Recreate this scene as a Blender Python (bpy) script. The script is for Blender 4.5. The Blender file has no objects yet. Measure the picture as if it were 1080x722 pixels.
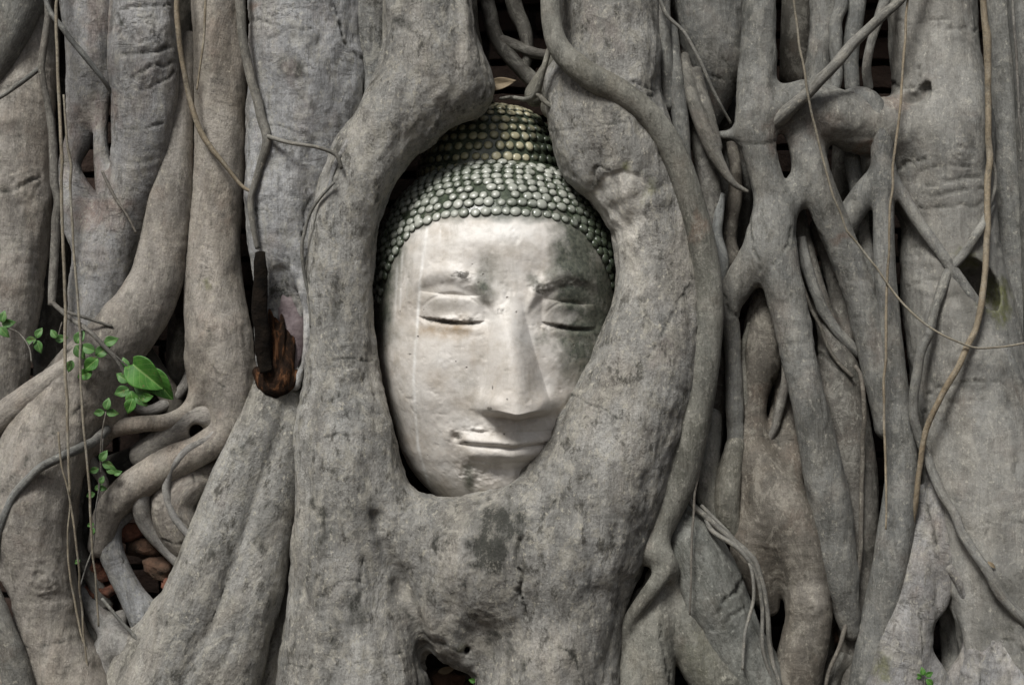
import bpy, math, random
import numpy as np
random.seed(7)
rng = np.random.default_rng(11)

# ------------------------------------------------------------------ camera, light, exposure
S = 0.0015            # metres per unit (one unit = one pixel of the photograph at the root plane)
DIST = 2.4            # camera to root plane
ZC = 0.66             # camera height
sc = bpy.context.scene
C = sc.collection
cam_d = bpy.data.cameras.new('camera'); cam = bpy.data.objects.new('camera', cam_d); C.objects.link(cam)
cam.location = (0, -DIST, ZC); cam.rotation_euler = (math.radians(90), 0, 0)
cam_d.sensor_width = 36; cam_d.lens = 36 * DIST / (1080 * S)
cam_d.clip_end = 500; cam_d.clip_start = 0.05
cam_d.dof.use_dof = True; cam_d.dof.focus_distance = DIST - 0.06; cam_d.dof.aperture_fstop = 6.3
sc.camera = cam

SUN_EL, SUN_AZ = 50, -26          # azimuth: degrees to the left of straight behind the camera
w = bpy.data.worlds.new('World'); sc.world = w; w.use_nodes = True
nt = w.node_tree; bg = nt.nodes['Background']
sky = nt.nodes.new('ShaderNodeTexSky'); sky.sky_type = 'NISHITA'; sky.sun_disc = False
sky.sun_elevation = math.radians(SUN_EL); sky.sun_rotation = math.radians(180 + SUN_AZ * -1)
sky.air_density = 1.0; sky.dust_density = 4.0; sky.ozone_density = 1.0
hs = nt.nodes.new('ShaderNodeHueSaturation'); hs.inputs['Saturation'].default_value = 0.60   # overcast: grey sky
nt.links.new(sky.outputs[0], hs.inputs['Color']); nt.links.new(hs.outputs[0], bg.inputs[0])
bg.inputs[1].default_value = 0.047
sd = bpy.data.lights.new('sun', 'SUN'); sun = bpy.data.objects.new('sun', sd); C.objects.link(sun)
sd.energy = 2.75; sd.angle = math.radians(18); sd.color = (1.0, 0.985, 0.955)
sun.rotation_euler = (math.radians(90 - SUN_EL), 0, math.radians(SUN_AZ))
sun.location = (-2, -4, 5)
sc.view_settings.view_transform = 'Standard'; sc.view_settings.look = 'None'
sc.view_settings.gamma = 1; sc.view_settings.exposure = 0.55
sc.render.resolution_x = 1024; sc.render.resolution_y = 684

# ------------------------------------------------------------------ helpers
def U(px, py, f):
    """photo position + depth in front of the root plane -> unit space (x right, y away, z up)"""
    k = (DIST - f * S) / DIST
    return np.array([(px - 540) * k, -f, (361 - py) * k])
def RK(f): return (DIST - f * S) / DIST
def toW(a):
    a = np.asarray(a, float) * S
    a[..., 2] += ZC
    return a
def to_px(a):
    k = (DIST + a[:, 1] * S) / DIST
    return a[:, 0] / k + 540, 361 - a[:, 2] / k

def tag(o, label=None, cat=None, group=None, kind=None):
    if label: o['label'] = label
    if cat: o['category'] = cat
    if group: o['group'] = group
    if kind: o['kind'] = kind
    return o
def mesh_obj(name, verts, faces, mat, parent=None, attrs=None, smooth=True, world=True):
    """verts in unit space (Nx3), faces MxK array or list"""
    me = bpy.data.meshes.new(name)
    v = toW(verts) if world else np.asarray(verts, float)
    if isinstance(faces, np.ndarray):
        nf, k = faces.shape
        me.vertices.add(len(v)); me.vertices.foreach_set('co', v.astype(np.float32).ravel())
        me.loops.add(nf * k); me.loops.foreach_set('vertex_index', faces.astype(np.int32).ravel())
        me.polygons.add(nf); me.polygons.foreach_set('loop_start', np.arange(0, nf * k, k, dtype=np.int32))
        me.polygons.foreach_set('loop_total', np.full(nf, k, dtype=np.int32))
        me.update(calc_edges=True)
    else:
        me.from_pydata([tuple(p) for p in v], [], faces); me.update()
    if smooth: me.polygons.foreach_set('use_smooth', np.ones(len(me.polygons), dtype=bool))
    for an, arr in (attrs or {}).items():
        arr = np.asarray(arr, dtype=np.float32)
        if arr.ndim == 2:
            a = me.attributes.new(an, 'FLOAT_VECTOR', 'POINT'); a.data.foreach_set('vector', arr.ravel())
        else:
            a = me.attributes.new(an, 'FLOAT', 'POINT'); a.data.foreach_set('value', arr)
    me.materials.append(mat); me.validate()
    o = bpy.data.objects.new(name, me); C.objects.link(o)
    if parent is not None: o.parent = parent; o.matrix_parent_inverse = parent.matrix_world.inverted()
    return o
def empty(name, u):
    o = bpy.data.objects.new(name, None); C.objects.link(o)
    o.location = toW(np.array(u)); o.empty_display_size = 0.05
    bpy.context.view_layer.update()
    return o

LAT = rng.random((32, 32, 32)).astype(np.float32)
def vnoise(p):
    p = np.asarray(p, float); i = np.floor(p).astype(int); f = p - i; f = f * f * (3 - 2 * f)
    x0, y0, z0 = (i[:, 0] & 31), (i[:, 1] & 31), (i[:, 2] & 31)
    x1, y1, z1 = (x0 + 1) & 31, (y0 + 1) & 31, (z0 + 1) & 31
    fx, fy, fz = f[:, 0], f[:, 1], f[:, 2]
    a = LAT[x0, y0, z0] * (1 - fx) + LAT[x1, y0, z0] * fx
    b = LAT[x0, y1, z0] * (1 - fx) + LAT[x1, y1, z0] * fx
    c = LAT[x0, y0, z1] * (1 - fx) + LAT[x1, y0, z1] * fx
    d = LAT[x0, y1, z1] * (1 - fx) + LAT[x1, y1, z1] * fx
    return ((a * (1 - fy) + b * fy) * (1 - fz) + (c * (1 - fy) + d * fy) * fz) * 2 - 1
def fnoise(p, oct=3):
    s = 0; a = 1.0
    for k in range(oct): s = s + a * vnoise(p * (2.03 ** k) + 7.3 * k); a *= 0.5
    return s
def sstep(a, b, x):
    t = np.clip((x - a) / (b - a), 0, 1); return t * t * (3 - 2 * t)

def spline(pts, step):
    """pts: list of (px,py,f,r) -> resampled unit-space centre line Nx4 (x,y,z,r), Catmull-Rom"""
    P = np.array([list(U(p[0], p[1], p[2])) + [p[3] * RK(p[2])] for p in pts], float)
    if len(P) == 2: P = np.array([P[0], P[0] * .5 + P[1] * .5, P[1]])
    Q = np.vstack([2 * P[0] - P[1], P, 2 * P[-1] - P[-2]])
    out = []
    for i in range(1, len(Q) - 2):
        n = max(2, int(np.linalg.norm(Q[i + 1][:3] - Q[i][:3]) / step))
        t = np.linspace(0, 1, n, endpoint=False)[:, None]
        a, b, c, d = Q[i - 1], Q[i], Q[i + 1], Q[i + 2]
        out.append(0.5 * ((2 * b) + (-a + c) * t + (2 * a - 5 * b + 4 * c - d) * t ** 2 + (-a + 3 * b - 3 * c + d) * t ** 3))
    out.append(Q[-2][None]); o = np.vstack(out); o[:, 3] = np.maximum(o[:, 3], 0.4)
    return o

def surface_nets(d, org, h):
    n = d.shape; ins = d < 0
    cs = np.zeros(tuple(k - 1 for k in n), np.int8)
    for a in (0, 1):
        for b in (0, 1):
            for c in (0, 1): cs += ins[a:n[0] - 1 + a, b:n[1] - 1 + b, c:n[2] - 1 + c]
    act = (cs > 0) & (cs < 8); idx = np.argwhere(act)
    vid = -np.ones(act.shape, np.int64); vid[act] = np.arange(len(idx))
    acc = np.zeros((len(idx), 3)); cnt = np.zeros(len(idx))
    cor = [(a, b, c) for a in (0, 1) for b in (0, 1) for c in (0, 1)]
    dv = {c: d[idx[:, 0] + c[0], idx[:, 1] + c[1], idx[:, 2] + c[2]] for c in cor}
    for c in cor:
        for ax in range(3):
            if c[ax]: continue
            e = list(c); e[ax] = 1; e = tuple(e); A, B = dv[c], dv[e]
            m = (A < 0) != (B < 0)
            t = np.where(m, A / np.where(m, A - B, 1), 0)
            p = np.tile(np.array(c, float), (len(idx), 1)); p[:, ax] = t
            acc += p * m[:, None]; cnt += m
    V = (idx + acc / np.maximum(cnt, 1)[:, None]) * h + org
    F = []
    for ax in range(3):
        sl0 = [slice(None)] * 3; sl1 = [slice(None)] * 3
        sl0[ax] = slice(0, n[ax] - 1); sl1[ax] = slice(1, n[ax])
        A, B = ins[tuple(sl0)], ins[tuple(sl1)]
        e = np.argwhere(A != B); u, v = (ax + 1) % 3, (ax + 2) % 3
        ok = (e[:, u] > 0) & (e[:, v] > 0) & (e[:, u] < n[u] - 1) & (e[:, v] < n[v] - 1); e = e[ok]
        flip = B[e[:, 0], e[:, 1], e[:, 2]]
        q = []
        for du, dw in ((1, 1), (0, 1), (0, 0), (1, 0)):
            g = e.copy(); g[:, u] -= du; g[:, v] -= dw; q.append(vid[g[:, 0], g[:, 1], g[:, 2]])
        q = np.stack(q, 1); q[flip] = q[flip][:, ::-1]; F.append(q)
    return V, np.vstack(F)

def seg_coords(V, strands):
    """nearest centre-line coordinates for every vertex: (across u, across v, along s), local radius"""
    best = np.full(len(V), 1e9); out = np.zeros((len(V), 3)); rad = np.zeros(len(V)); off = 0
    for st in strands:
        L = np.concatenate([[0], np.cumsum(np.linalg.norm(np.diff(st[:, :3], axis=0), axis=1))])
        for i in range(len(st) - 1):
            a, b = st[i], st[i + 1]; ab = b[:3] - a[:3]; l2 = ab @ ab + 1e-9
            rr = max(a[3], b[3]) * 1.35 + 14 + abs(L[i + 1] - L[i])
            m = np.where((np.abs(V[:, 0] - a[0]) < rr) & (np.abs(V[:, 2] - a[2]) < rr))[0]
            if not len(m): continue
            p = V[m]; t = np.clip((p - a[:3]) @ ab / l2, 0, 1)
            o = p - a[:3] - t[:, None] * ab; r = a[3] + (b[3] - a[3]) * t
            d = np.linalg.norm(o, axis=1) - r
            bt = d < best[m]; mm = m[bt]; best[mm] = d[bt]
            T = ab / math.sqrt(l2); u = np.cross(T, [0, 1, 0]); u /= np.linalg.norm(u) + 1e-9; v = np.cross(u, T)
            out[mm, 0] = o[bt] @ u; out[mm, 1] = o[bt] @ v; out[mm, 2] = off + L[i] + t[bt] * math.sqrt(l2); rad[mm] = r[bt]
        off += L[-1] + 137.0
    return out, rad
def normals(V, F):
    n = np.zeros_like(V)
    fn = np.cross(V[F[:, 2]] - V[F[:, 0]], V[F[:, 3]] - V[F[:, 1]])
    for k in range(4):
        for c in range(3): n[:, c] += np.bincount(F[:, k], fn[:, c], len(V))
    return n / (np.linalg.norm(n, axis=1)[:, None] + 1e-9)
def poly_dist(px, py, poly):
    d = np.full(len(px), 1e9)
    for (x0, y0), (x1, y1) in zip(poly[:-1], poly[1:]):
        dx, dy = x1 - x0, y1 - y0; t = np.clip(((px - x0) * dx + (py - y0) * dy) / (dx * dx + dy * dy + 1e-9), 0, 1)
        d = np.minimum(d, np.hypot(px - x0 - t * dx, py - y0 - t * dy))
    return d

def detail(V, N, bark, rad, lump, ring, feats, flute=1.0):
    off = 1000 * rng.random()
    b = bark.copy(); b[:, 2] += off
    wz = fnoise(V * .022 + 3.1, 3) * 11; wx = fnoise(V * .03 + 8.1, 2) * 7
    b = b @ np.array([[.96, .22, .05], [-.22, .95, .12], [.0, -.12, .99]]); b[:, 2] += wz; b[:, 0] += wx
    big = np.clip(rad / 45, 0.15, 1.2)
    D = fnoise(b * [0.028, 0.028, 0.013] + off, 3) * lump * 3.6 * big
    D += fnoise(b * [0.11, 0.11, 0.018] + 5, 2) * .9 * flute * big * lump                 # lengthwise flutes
    rn = fnoise(b * [0.012, 0.012, 0.15] + 3, 3)                                    # transverse wrinkles
    patch = sstep(-0.1, 0.5, fnoise(b * 0.013 + 9, 2))
    D += (rn * patch) * .75 * big * ring
    D += fnoise(b * 0.16 + 1, 2) * 0.45 * big
    px, py = to_px(V); front = N[:, 1] < 0.25
    stain = np.zeros(len(V)); pale = np.zeros(len(V)); brown = np.zeros(len(V)); moss = np.zeros(len(V))
    jx = fnoise(V * 0.05 + 2, 3) * 7; jy = fnoise(V * 0.05 + 12, 3) * 7; j2 = fnoise(V * .17 + 4, 2); j3 = fnoise(V * .17 + 14, 2)
    for ft in feats or []:
        k = ft[0]
        if k == 'crack':
            _, poly, wd, dp = ft; d = poly_dist(px + jx * .4 + j2 * 1.2, py + jy * .4 + j3 * 1.2, poly); wd = wd * (.75 + .3 * np.clip(j2, -1, 1))
            g = np.exp(-(d / wd) ** 2) * front; D -= g * dp * (.95 if dp > 6 else .60 * sstep(-.9, .1, j3)); D += np.exp(-((d - wd * 2.4) / (wd * 1.6)) ** 2) * front * dp * .05
            stain = np.maximum(stain, np.exp(-(d / (wd * 1.1)) ** 2) * front * .75 * sstep(-.9, .1, j3))
        elif k == 'groove':
            _, poly, wd, dp = ft; d = poly_dist(px + jx * .3, py + jy * .3, poly); D -= np.exp(-(d / wd) ** 2) * front * dp
        elif k == 'knot':
            _, x, y, r, a = ft; d = np.hypot(px - x + jx * .3, (py - y + jy * .3))
            g = np.exp(-(d / r) ** 2) * front; D += g * a * (0.7 + 0.30 * np.cos(d * 2 * math.pi / max(6, r * .42) + jx * .9 + j2 * 1.6) + .25 * j3)
        elif k == 'dent':
            _, x, y, rx, ry, a = ft; d = ((px - x + jx * .3) / rx) ** 2 + ((py - y + jy * .3) / ry) ** 2
            D -= np.exp(-d ** 1.5) * a * front
        elif k == 'step':      # torn bark edge: inside the outline lies lower
            _, x, y, rx, ry, a = ft; d = np.sqrt(((px - x + jx) / rx) ** 2 + ((py - y + jy) / ry) ** 2)
            g = 1 - sstep(0.93, 1.04, d); D -= g * a * front; pale = np.maximum(pale, g * front)
        elif k in ('stain', 'pale', 'brown', 'moss'):
            _, x, y, rx, ry, a = ft
            d = np.sqrt(((px - x + jx * 1.6) / rx) ** 2 + ((py - y + jy * 1.6) / ry) ** 2)
            g = (1 - sstep(0.35, 1.25, d + fnoise(V * .12, 2) * .22)) * a
            tgt = {'stain': stain, 'pale': pale, 'brown': brown, 'moss': moss}[k]; np.maximum(tgt, g, out=tgt)
    return V + N * D[:, None], dict(stain=stain, pale=pale, brown=brown, moss=moss)

ROOTGROUP = 'roots of the old fig tree'
def root(name, label, strands, mat, h=2.4, k=9, lump=1.0, ring=1.0, feats=None, flat=1.0, carve=None, cat='root', group=ROOTGROUP, parent=None, upright=0):
    st = [spline(s, max(5, min(p[3] for p in s) * .45)) for s in strands]
    allp = np.vstack(st); pad = k + 2 * h + 3
    lo = (allp[:, :3] - allp[:, 3:4]).min(0) - pad; hi = (allp[:, :3] + allp[:, 3:4]).max(0) + pad
    n = np.ceil((hi - lo) / h).astype(int) + 1
    ax = [lo[i] + np.arange(n[i]) * h for i in range(3)]
    D = np.full(tuple(n), 60.0, np.float32)
    def one(s, extra=0):
        d1 = np.full(tuple(n), 60.0, np.float32)
        for i in range(len(s) - 1):
            a, b = s[i], s[i + 1]; rr = max(a[3], b[3]) + pad
            l = np.minimum(a[:3], b[:3]) - rr; u = np.maximum(a[:3], b[:3]) + rr
            i0 = np.clip(((l - lo) / h).astype(int), 0, n - 1); i1 = np.clip(((u - lo) / h).astype(int) + 2, 1, n)
            X = ax[0][i0[0]:i1[0]][:, None, None] - a[0]; Y = ax[1][i0[1]:i1[1]][None, :, None] - a[1]; Z = ax[2][i0[2]:i1[2]][None, None, :] - a[2]
            ab = b[:3] - a[:3]; l2 = ab @ ab + 1e-9
            t = np.clip((X * ab[0] + Y * ab[1] + Z * ab[2]) / l2, 0, 1)
            dd = np.sqrt((X - t * ab[0]) ** 2 + ((Y - t * ab[1]) / flat) ** 2 + (Z - t * ab[2]) ** 2) - (a[3] + (b[3] - a[3]) * t)
            sub = d1[i0[0]:i1[0], i0[1]:i1[1], i0[2]:i1[2]]; np.minimum(sub, dd.astype(np.float32), out=sub)
        return d1
    for s in st:
        d1 = one(s); hh = np.clip(k - np.abs(D - d1), 0, None) / k
        D = np.minimum(D, d1) - hh * hh * k * .25
    if carve:
        for s in carve:
            d1 = -one(spline(s, 5)); kk = 5.0; hh = np.clip(kk - np.abs(D - d1), 0, None) / kk
            D = np.maximum(D, d1) + hh * hh * kk * .25
    D[0] = D[-1] = 9; D[:, 0] = D[:, -1] = 9; D[:, :, 0] = D[:, :, -1] = 9
    V, F = surface_nets(D, lo, h)
    N = normals(V, F)
    if (N[:, 1] * (V[:, 1] - V[:, 1].mean())).mean() < 0: F = F[:, ::-1]; N = -N
    bark, rad = seg_coords(V, st)
    A0 = st[0]; axv = A0[-1, :3] - A0[0, :3]; axv = axv / np.linalg.norm(axv)
    Tg = np.diff(A0[:, :3], axis=0); Tl = np.linalg.norm(Tg, axis=1); straight = float((np.abs(Tg @ axv)).sum() / Tl.sum())
    if upright: axv = np.array([0., 0, 1]); rad = np.full(len(V), float(upright))
    def smooth(f, it):
        deg = np.bincount(F.ravel(), minlength=len(V)) * 2.0
        for _ in range(it):
            g = np.zeros_like(f)
            for a in range(4):
                for nb in ((a + 1) % 4, (a + 3) % 4):
                    for c in range(f.shape[1]): g[:, c] += np.bincount(F[:, a], f[F[:, nb], c], len(V))
            f = .5 * f + .5 * g / np.maximum(deg, 1)[:, None]
        return f
    if upright or straight > .86:      # grain follows the root's own axis, with no seams where strands merge
        u_ = np.cross(axv, [0, 1, 0]); u_ /= np.linalg.norm(u_); v_ = np.cross(u_, axv)
        bark = np.stack([V @ u_, V @ v_, V @ axv], 1)
    else: bark = smooth(bark, 14)
    if not upright: rad = smooth(rad[:, None], 14)[:, 0]
    V, at = detail(V, N, bark, rad, lump, ring, feats)
    off = rng.random() * 900; bark[:, 2] += off; bark[:, 0] += off * .3
    at['bark'] = bark
    o = mesh_obj(name, V, F, mat, attrs=at, parent=parent)
    return tag(o, label, cat, group) if parent is None else o

def tube_mesh(pts, seg=14, step=3.0, lump=.6, flat=1.0):
    s = spline(pts, step); T = np.gradient(s[:, :3], axis=0); T /= np.linalg.norm(T, axis=1)[:, None] + 1e-9
    u = np.cross(T, [0.03, 1, 0.02]); u /= np.linalg.norm(u, axis=1)[:, None] + 1e-9; v = np.cross(u, T)
    L = np.concatenate([[0], np.cumsum(np.linalg.norm(np.diff(s[:, :3], axis=0), axis=1))])
    off = rng.random() * 900
    th = np.linspace(0, 2 * math.pi, seg, endpoint=False)
    n = len(s); V = np.zeros((n, seg, 3)); B = np.zeros((n, seg, 3))
    wob = vnoise(np.stack([L * .045 + off, L * 0, L * 0 + 3], 1))[:, None]; wob2 = vnoise(np.stack([L * .045 + off, L * 0 + 9, L * 0 + 3], 1))[:, None]
    cen = s[:, :3] + (u * wob + v * wob2) * np.clip(s[:, 3:4] * .4, 1.3, 2.0) * min(1.0, lump * 1.2)
    for j, a in enumerate(th):
        q = np.stack([np.full(n, math.cos(a)) * 1.3 + off, np.full(n, math.sin(a)) * 1.3, L * .06 ], 1)
        r = s[:, 3] * (1 + fnoise(q, 2) * .13 * lump)
        V[:, j] = cen + (u * math.cos(a) + v * (math.sin(a) * flat)) * r[:, None]
        B[:, j] = np.stack([math.cos(a) * s[:, 3], math.sin(a) * s[:, 3], L + off], 1)
    i = np.arange(n - 1)[:, None] * seg; j = np.arange(seg)[None]; j2 = (j + 1) % seg
    F = np.stack([i + j, i + j2, i + seg + j2, i + seg + j], -1).reshape(-1, 4)
    V = V.reshape(-1, 3); B = B.reshape(-1, 3)
    # close the ends
    V = np.vstack([V, cen[0], cen[-1]]); B = np.vstack([B, B[0], B[-1]]); a, b = len(V) - 2, len(V) - 1
    caps = []
    for q in range(0, seg, 2):
        q1, q2 = (q + 1) % seg, (q + 2) % seg
        caps += [[a, q2, q1, q], [b, (n - 1) * seg + q, (n - 1) * seg + q1, (n - 1) * seg + q2]]
    return V, np.vstack([F, np.array(caps)]), B
def tube(name, label, strands, mat, cat='root', group=ROOTGROUP, parent=None, lump=.8, seg=14, step=3.0):
    Vs, Fs, Bs = [], [], []; o = 0
    for pts in strands:
        V, F, B = tube_mesh(pts, seg, step, lump); Vs.append(V); Fs.append(F + o); Bs.append(B); o += len(V)
    V = np.vstack(Vs); z = np.zeros(len(V))
    ob = mesh_obj(name, V, np.vstack(Fs), mat, parent=parent, attrs=dict(bark=np.vstack(Bs), stain=z, pale=z, brown=z, moss=z))
    return tag(ob, label, cat, group) if parent is None else ob

# ------------------------------------------------------------------ materials
class NT:
    def __init__(s, name):
        s.m = bpy.data.materials.new(name); s.m.use_nodes = True; s.t = s.m.node_tree
        s.b = s.t.nodes['Principled BSDF']
    def n(s, typ, **kw):
        x = s.t.nodes.new(typ)
        for k, v in kw.items(): setattr(x, k, v)
        return x
    def l(s, a, b): s.t.links.new(a, b)
    def attr(s, name, vec=False):
        a = s.n('ShaderNodeAttribute', attribute_name=name); return a.outputs['Vector' if vec else 'Fac']
    def map(s, src, scale, loc=(0, 0, 0)):
        m = s.n('ShaderNodeMapping'); m.inputs['Scale'].default_value = scale; m.inputs['Location'].default_value = loc
        s.l(src, m.inputs[0]); return m.outputs[0]
    def noise(s, vec, sc_=1.0, det=4, rough=.55, dist=0.0):
        x = s.n('ShaderNodeTexNoise'); x.inputs['Scale'].default_value = sc_; x.inputs['Detail'].default_value = det
        x.inputs['Roughness'].default_value = rough; x.inputs['Distortion'].default_value = dist; s.l(vec, x.inputs['Vector']); return x.outputs['Fac']
    def ramp(s, src, stops):
        r = s.n('ShaderNodeValToRGB'); e = r.color_ramp.elements
        while len(e) < len(stops): e.new(.5)
        for q, (p, c) in zip(e, stops):
            q.position = p; q.color = (c, c, c, 1) if isinstance(c, (int, float)) else (*c, 1)
        s.l(src, r.inputs[0]); return r.outputs[0]
    def mix(s, fac, a, b, mode='MIX'):
        x = s.n('ShaderNodeMix', data_type='RGBA', blend_type=mode)
        for i, v in ((0, fac), (6, a), (7, b)):
            if isinstance(v, (int, float)): x.inputs[i].default_value = v
            elif isinstance(v, tuple): x.inputs[i].default_value = (*v, 1)
            else: s.l(v, x.inputs[i])
        return x.outputs[2]
    def math(s, op, a, b=0.0, clamp=False):
        x = s.n('ShaderNodeMath', operation=op, use_clamp=clamp)
        for i, v in ((0, a), (1, b)):
            if isinstance(v, (int, float)): x.inputs[i].default_value = v
            else: s.l(v, x.inputs[i])
        return x.outputs[0]
    def bump(s, h, dist, strength=1.0, prev=None):
        x = s.n('ShaderNodeBump'); x.inputs['Distance'].default_value = dist; x.inputs['Strength'].default_value = strength
        s.l(h, x.inputs['Height'])
        if prev is not None: s.l(prev, x.inputs['Normal'])
        return x.outputs[0]

def bark_mat(name, c0, c1, c2, crust=0.5, speck=0.4, fibre=0.5, crease=0.6, rust=0.3):
    """c0 dark, c1 mid, c2 light base colours"""
    M = NT(name); B = M.attr('bark', True)
    # large, soft variation of the bark itself
    big = M.noise(M.map(B, (.016, .016, .009)), 1, 4, .6)
    mid = M.noise(M.map(B, (.07, .07, .035), (31, 7, 3)), 1, 6, .68, .4)
    col = M.mix(M.ramp(mid, [(.3, 0.), (.72, 1.)]), c0, c1)
    col = M.mix(M.ramp(big, [(.38, 0.), (.68, 1.)]), col, c2)
    # drifting tone: tan, cool grey and darker weathering over whole lengths of root
    t1 = M.noise(M.map(B, (.011, .011, .006), (12, 40, 5)), 1, 5, .62, .8)
    col = M.mix(M.math('MULTIPLY', M.ramp(t1, [(.50, 0.), (.64, 1.)]), .38), col, M.mix(1.0, col, (1.14, 1.00, .84), 'MULTIPLY'))
    t2 = M.noise(M.map(B, (.014, .014, .008), (52, 4, 25)), 1, 6, .66, .8)
    col = M.mix(M.ramp(t2, [(.50, 0.), (.66, .85)]), col, M.mix(1.0, col, (.66, .68, .70), 'MULTIPLY'))
    t3 = M.noise(M.map(B, (.05, .05, .012), (2, 94, 45)), 1, 6, .7, .5)
    col = M.mix(M.ramp(t3, [(.52, 0.), (.62, .6)]), col, M.mix(1.0, col, (.60, .60, .58), 'MULTIPLY'))
    # rust / warm inner bark patches
    ru = M.noise(M.map(B, (.022, .022, .02), (5, 50, 9)), 1, 5, .62, .3)
    col = M.mix(M.math('MULTIPLY', M.ramp(ru, [(.55, 0.), (.75, 1.)]), rust), col, (.20, .125, .085))
    col = M.mix(M.math('MULTIPLY', M.attr('brown'), .6), col, (.20, .095, .05))
    # lengthwise fibre streaks
    fb = M.noise(M.map(B, (.38, .38, .04)), 1, 6, .68, 1.1)
    col = M.mix(M.math('MULTIPLY', M.ramp(fb, [(.40, 0.), (.66, 1.)]), fibre * .36), col, c2, 'MIX')
    fb2 = M.noise(M.map(B, (.24, .24, .022), (60, 3, 8)), 1, 8, .74, 1.2)
    col = M.mix(M.math('MULTIPLY', M.ramp(fb2, [(.52, 0.), (.64, 1.)]), min(1, fibre * .42)), col, M.mix(.4, c0, (.03, .028, .024)))
    # ring creases
    rn = M.noise(M.map(B, (.022, .022, .085), (3, 3, 0)), 1, 6, .66, 1.1)
    cr = M.math('ABSOLUTE', M.math('SUBTRACT', rn, .5))
    cl = M.ramp(cr, [(.0, 1.), (.013, 0.)])
    gate = M.ramp(M.noise(M.map(B, (.03, .03, .02), (80, 2, 2)), 1, 3), [(.50, 0.), (.60, 1.)])
    cl = M.math('MULTIPLY', cl, gate)
    col = M.mix(M.math('MULTIPLY', cl, crease * .6), col, (.045, .036, .028))
    # grains and lichen specks
    gr = M.noise(M.map(B, (.5, .5, .38)), 1, 5, .75)
    col = M.mix(M.ramp(gr, [(.36, .75), (.58, 0.)]), col, M.mix(.55, col, (.05, .045, .038)))
    sp = M.noise(M.map(B, (.19, .19, .13), (9, 9, 90)), 1, 5, .72)
    spm = M.math('MULTIPLY', M.ramp(sp, [(.58, 0.), (.66, 1.)]), speck)
    col = M.mix(spm, col, (.40, .385, .33))
    dk = M.noise(M.map(B, (.08, .08, .04), (44, 1, 4)), 1, 6, .75)
    dkm = M.math('MULTIPLY', M.ramp(dk, [(.54, 0.), (.63, 1.)]), .38 + crust * .5)
    col = M.mix(dkm, col, (.055, .053, .045))
    # crusty grey lichen in patches
    li = M.noise(M.map(B, (.060, .060, .042), (3, 70, 14)), 1, 8, .78, .6)
    col = M.mix(M.math('MULTIPLY', M.ramp(li, [(.51, 0.), (.58, 1.)]), .12 + crust * .58), col, M.mix(gr, (.20, .195, .165), (.46, .445, .40)))
    li2 = M.noise(M.map(B, (.034, .034, .020), (63, 7, 4)), 1, 8, .75, .8)
    col = M.mix(M.math('MULTIPLY', M.ramp(li2, [(.53, 0.), (.62, 1.)]), .28 + crust * .42), col, M.mix(.5, col, (.06, .055, .046)))
    oi = M.n('ShaderNodeObjectInfo').outputs['Random']
    wn = M.n('ShaderNodeTexWhiteNoise', noise_dimensions='1D'); M.l(oi, wn.inputs['W'])
    col = M.mix(1.0, col, M.ramp(oi, [(0., (.90, .89, .87)), (.35, (1.05, 1.04, 1.02)), (.65, (.92, .94, .96)), (1., (1.16, 1.15, 1.13))]), 'MULTIPLY')
    col = M.mix(1.0, col, M.ramp(wn.outputs['Value'], [(0., (1.04, 1.0, .95)), (1., (.98, 1.0, 1.02))]), 'MULTIPLY')
    # authored stains / peeled bark / moss
    nz = M.math('ADD', M.math('SUBTRACT', dk, .5), M.math('MULTIPLY', M.math('SUBTRACT', gr, .5), .9))
    st = M.math('ADD', M.attr('stain'), M.math('MULTIPLY', nz, M.math('MULTIPLY', M.attr('stain'), 4.6)))
    col = M.mix(M.ramp(st, [(.05, 0.), (1.05, .95)]), col, M.mix(gr, (.012, .013, .010), (.060, .060, .050)))
    col = M.mix(M.attr('pale'), col, M.mix(1.0, M.mix(.5, col, (.20, .19, .172)), (2.1, 2.1, 2.1), 'MULTIPLY'))
    mo = M.math('MULTIPLY', M.attr('moss'), M.ramp(sp, [(.35, .2), (.6, 1.)]))
    col = M.mix(mo, col, (.10, .105, .035))
    M.l(col, M.b.inputs['Base Color'])
    M.l(M.ramp(mid, [(.3, .78), (.7, .60)]), M.b.inputs['Roughness'])
    M.b.inputs['Specular IOR Level'].default_value = .35
    # relief
    cg = M.noise(M.map(B, (.23, .23, .14), (1, 2, 3)), 1, 6, .7)
    n = M.bump(rn, .0040 * crease, .45)
    n = M.bump(M.math('MULTIPLY', cl, -1.0), .0014, crease, n)
    n = M.bump(fb, .0012, fibre, n)
    n = M.bump(cg, .0058, .06 + crust * .78, n); n = M.bump(li, .0035, crust * .6, n)
    n = M.bump(gr, .0018, .6, n)
    M.l(n, M.b.inputs['Normal'])
    return M.m

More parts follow.
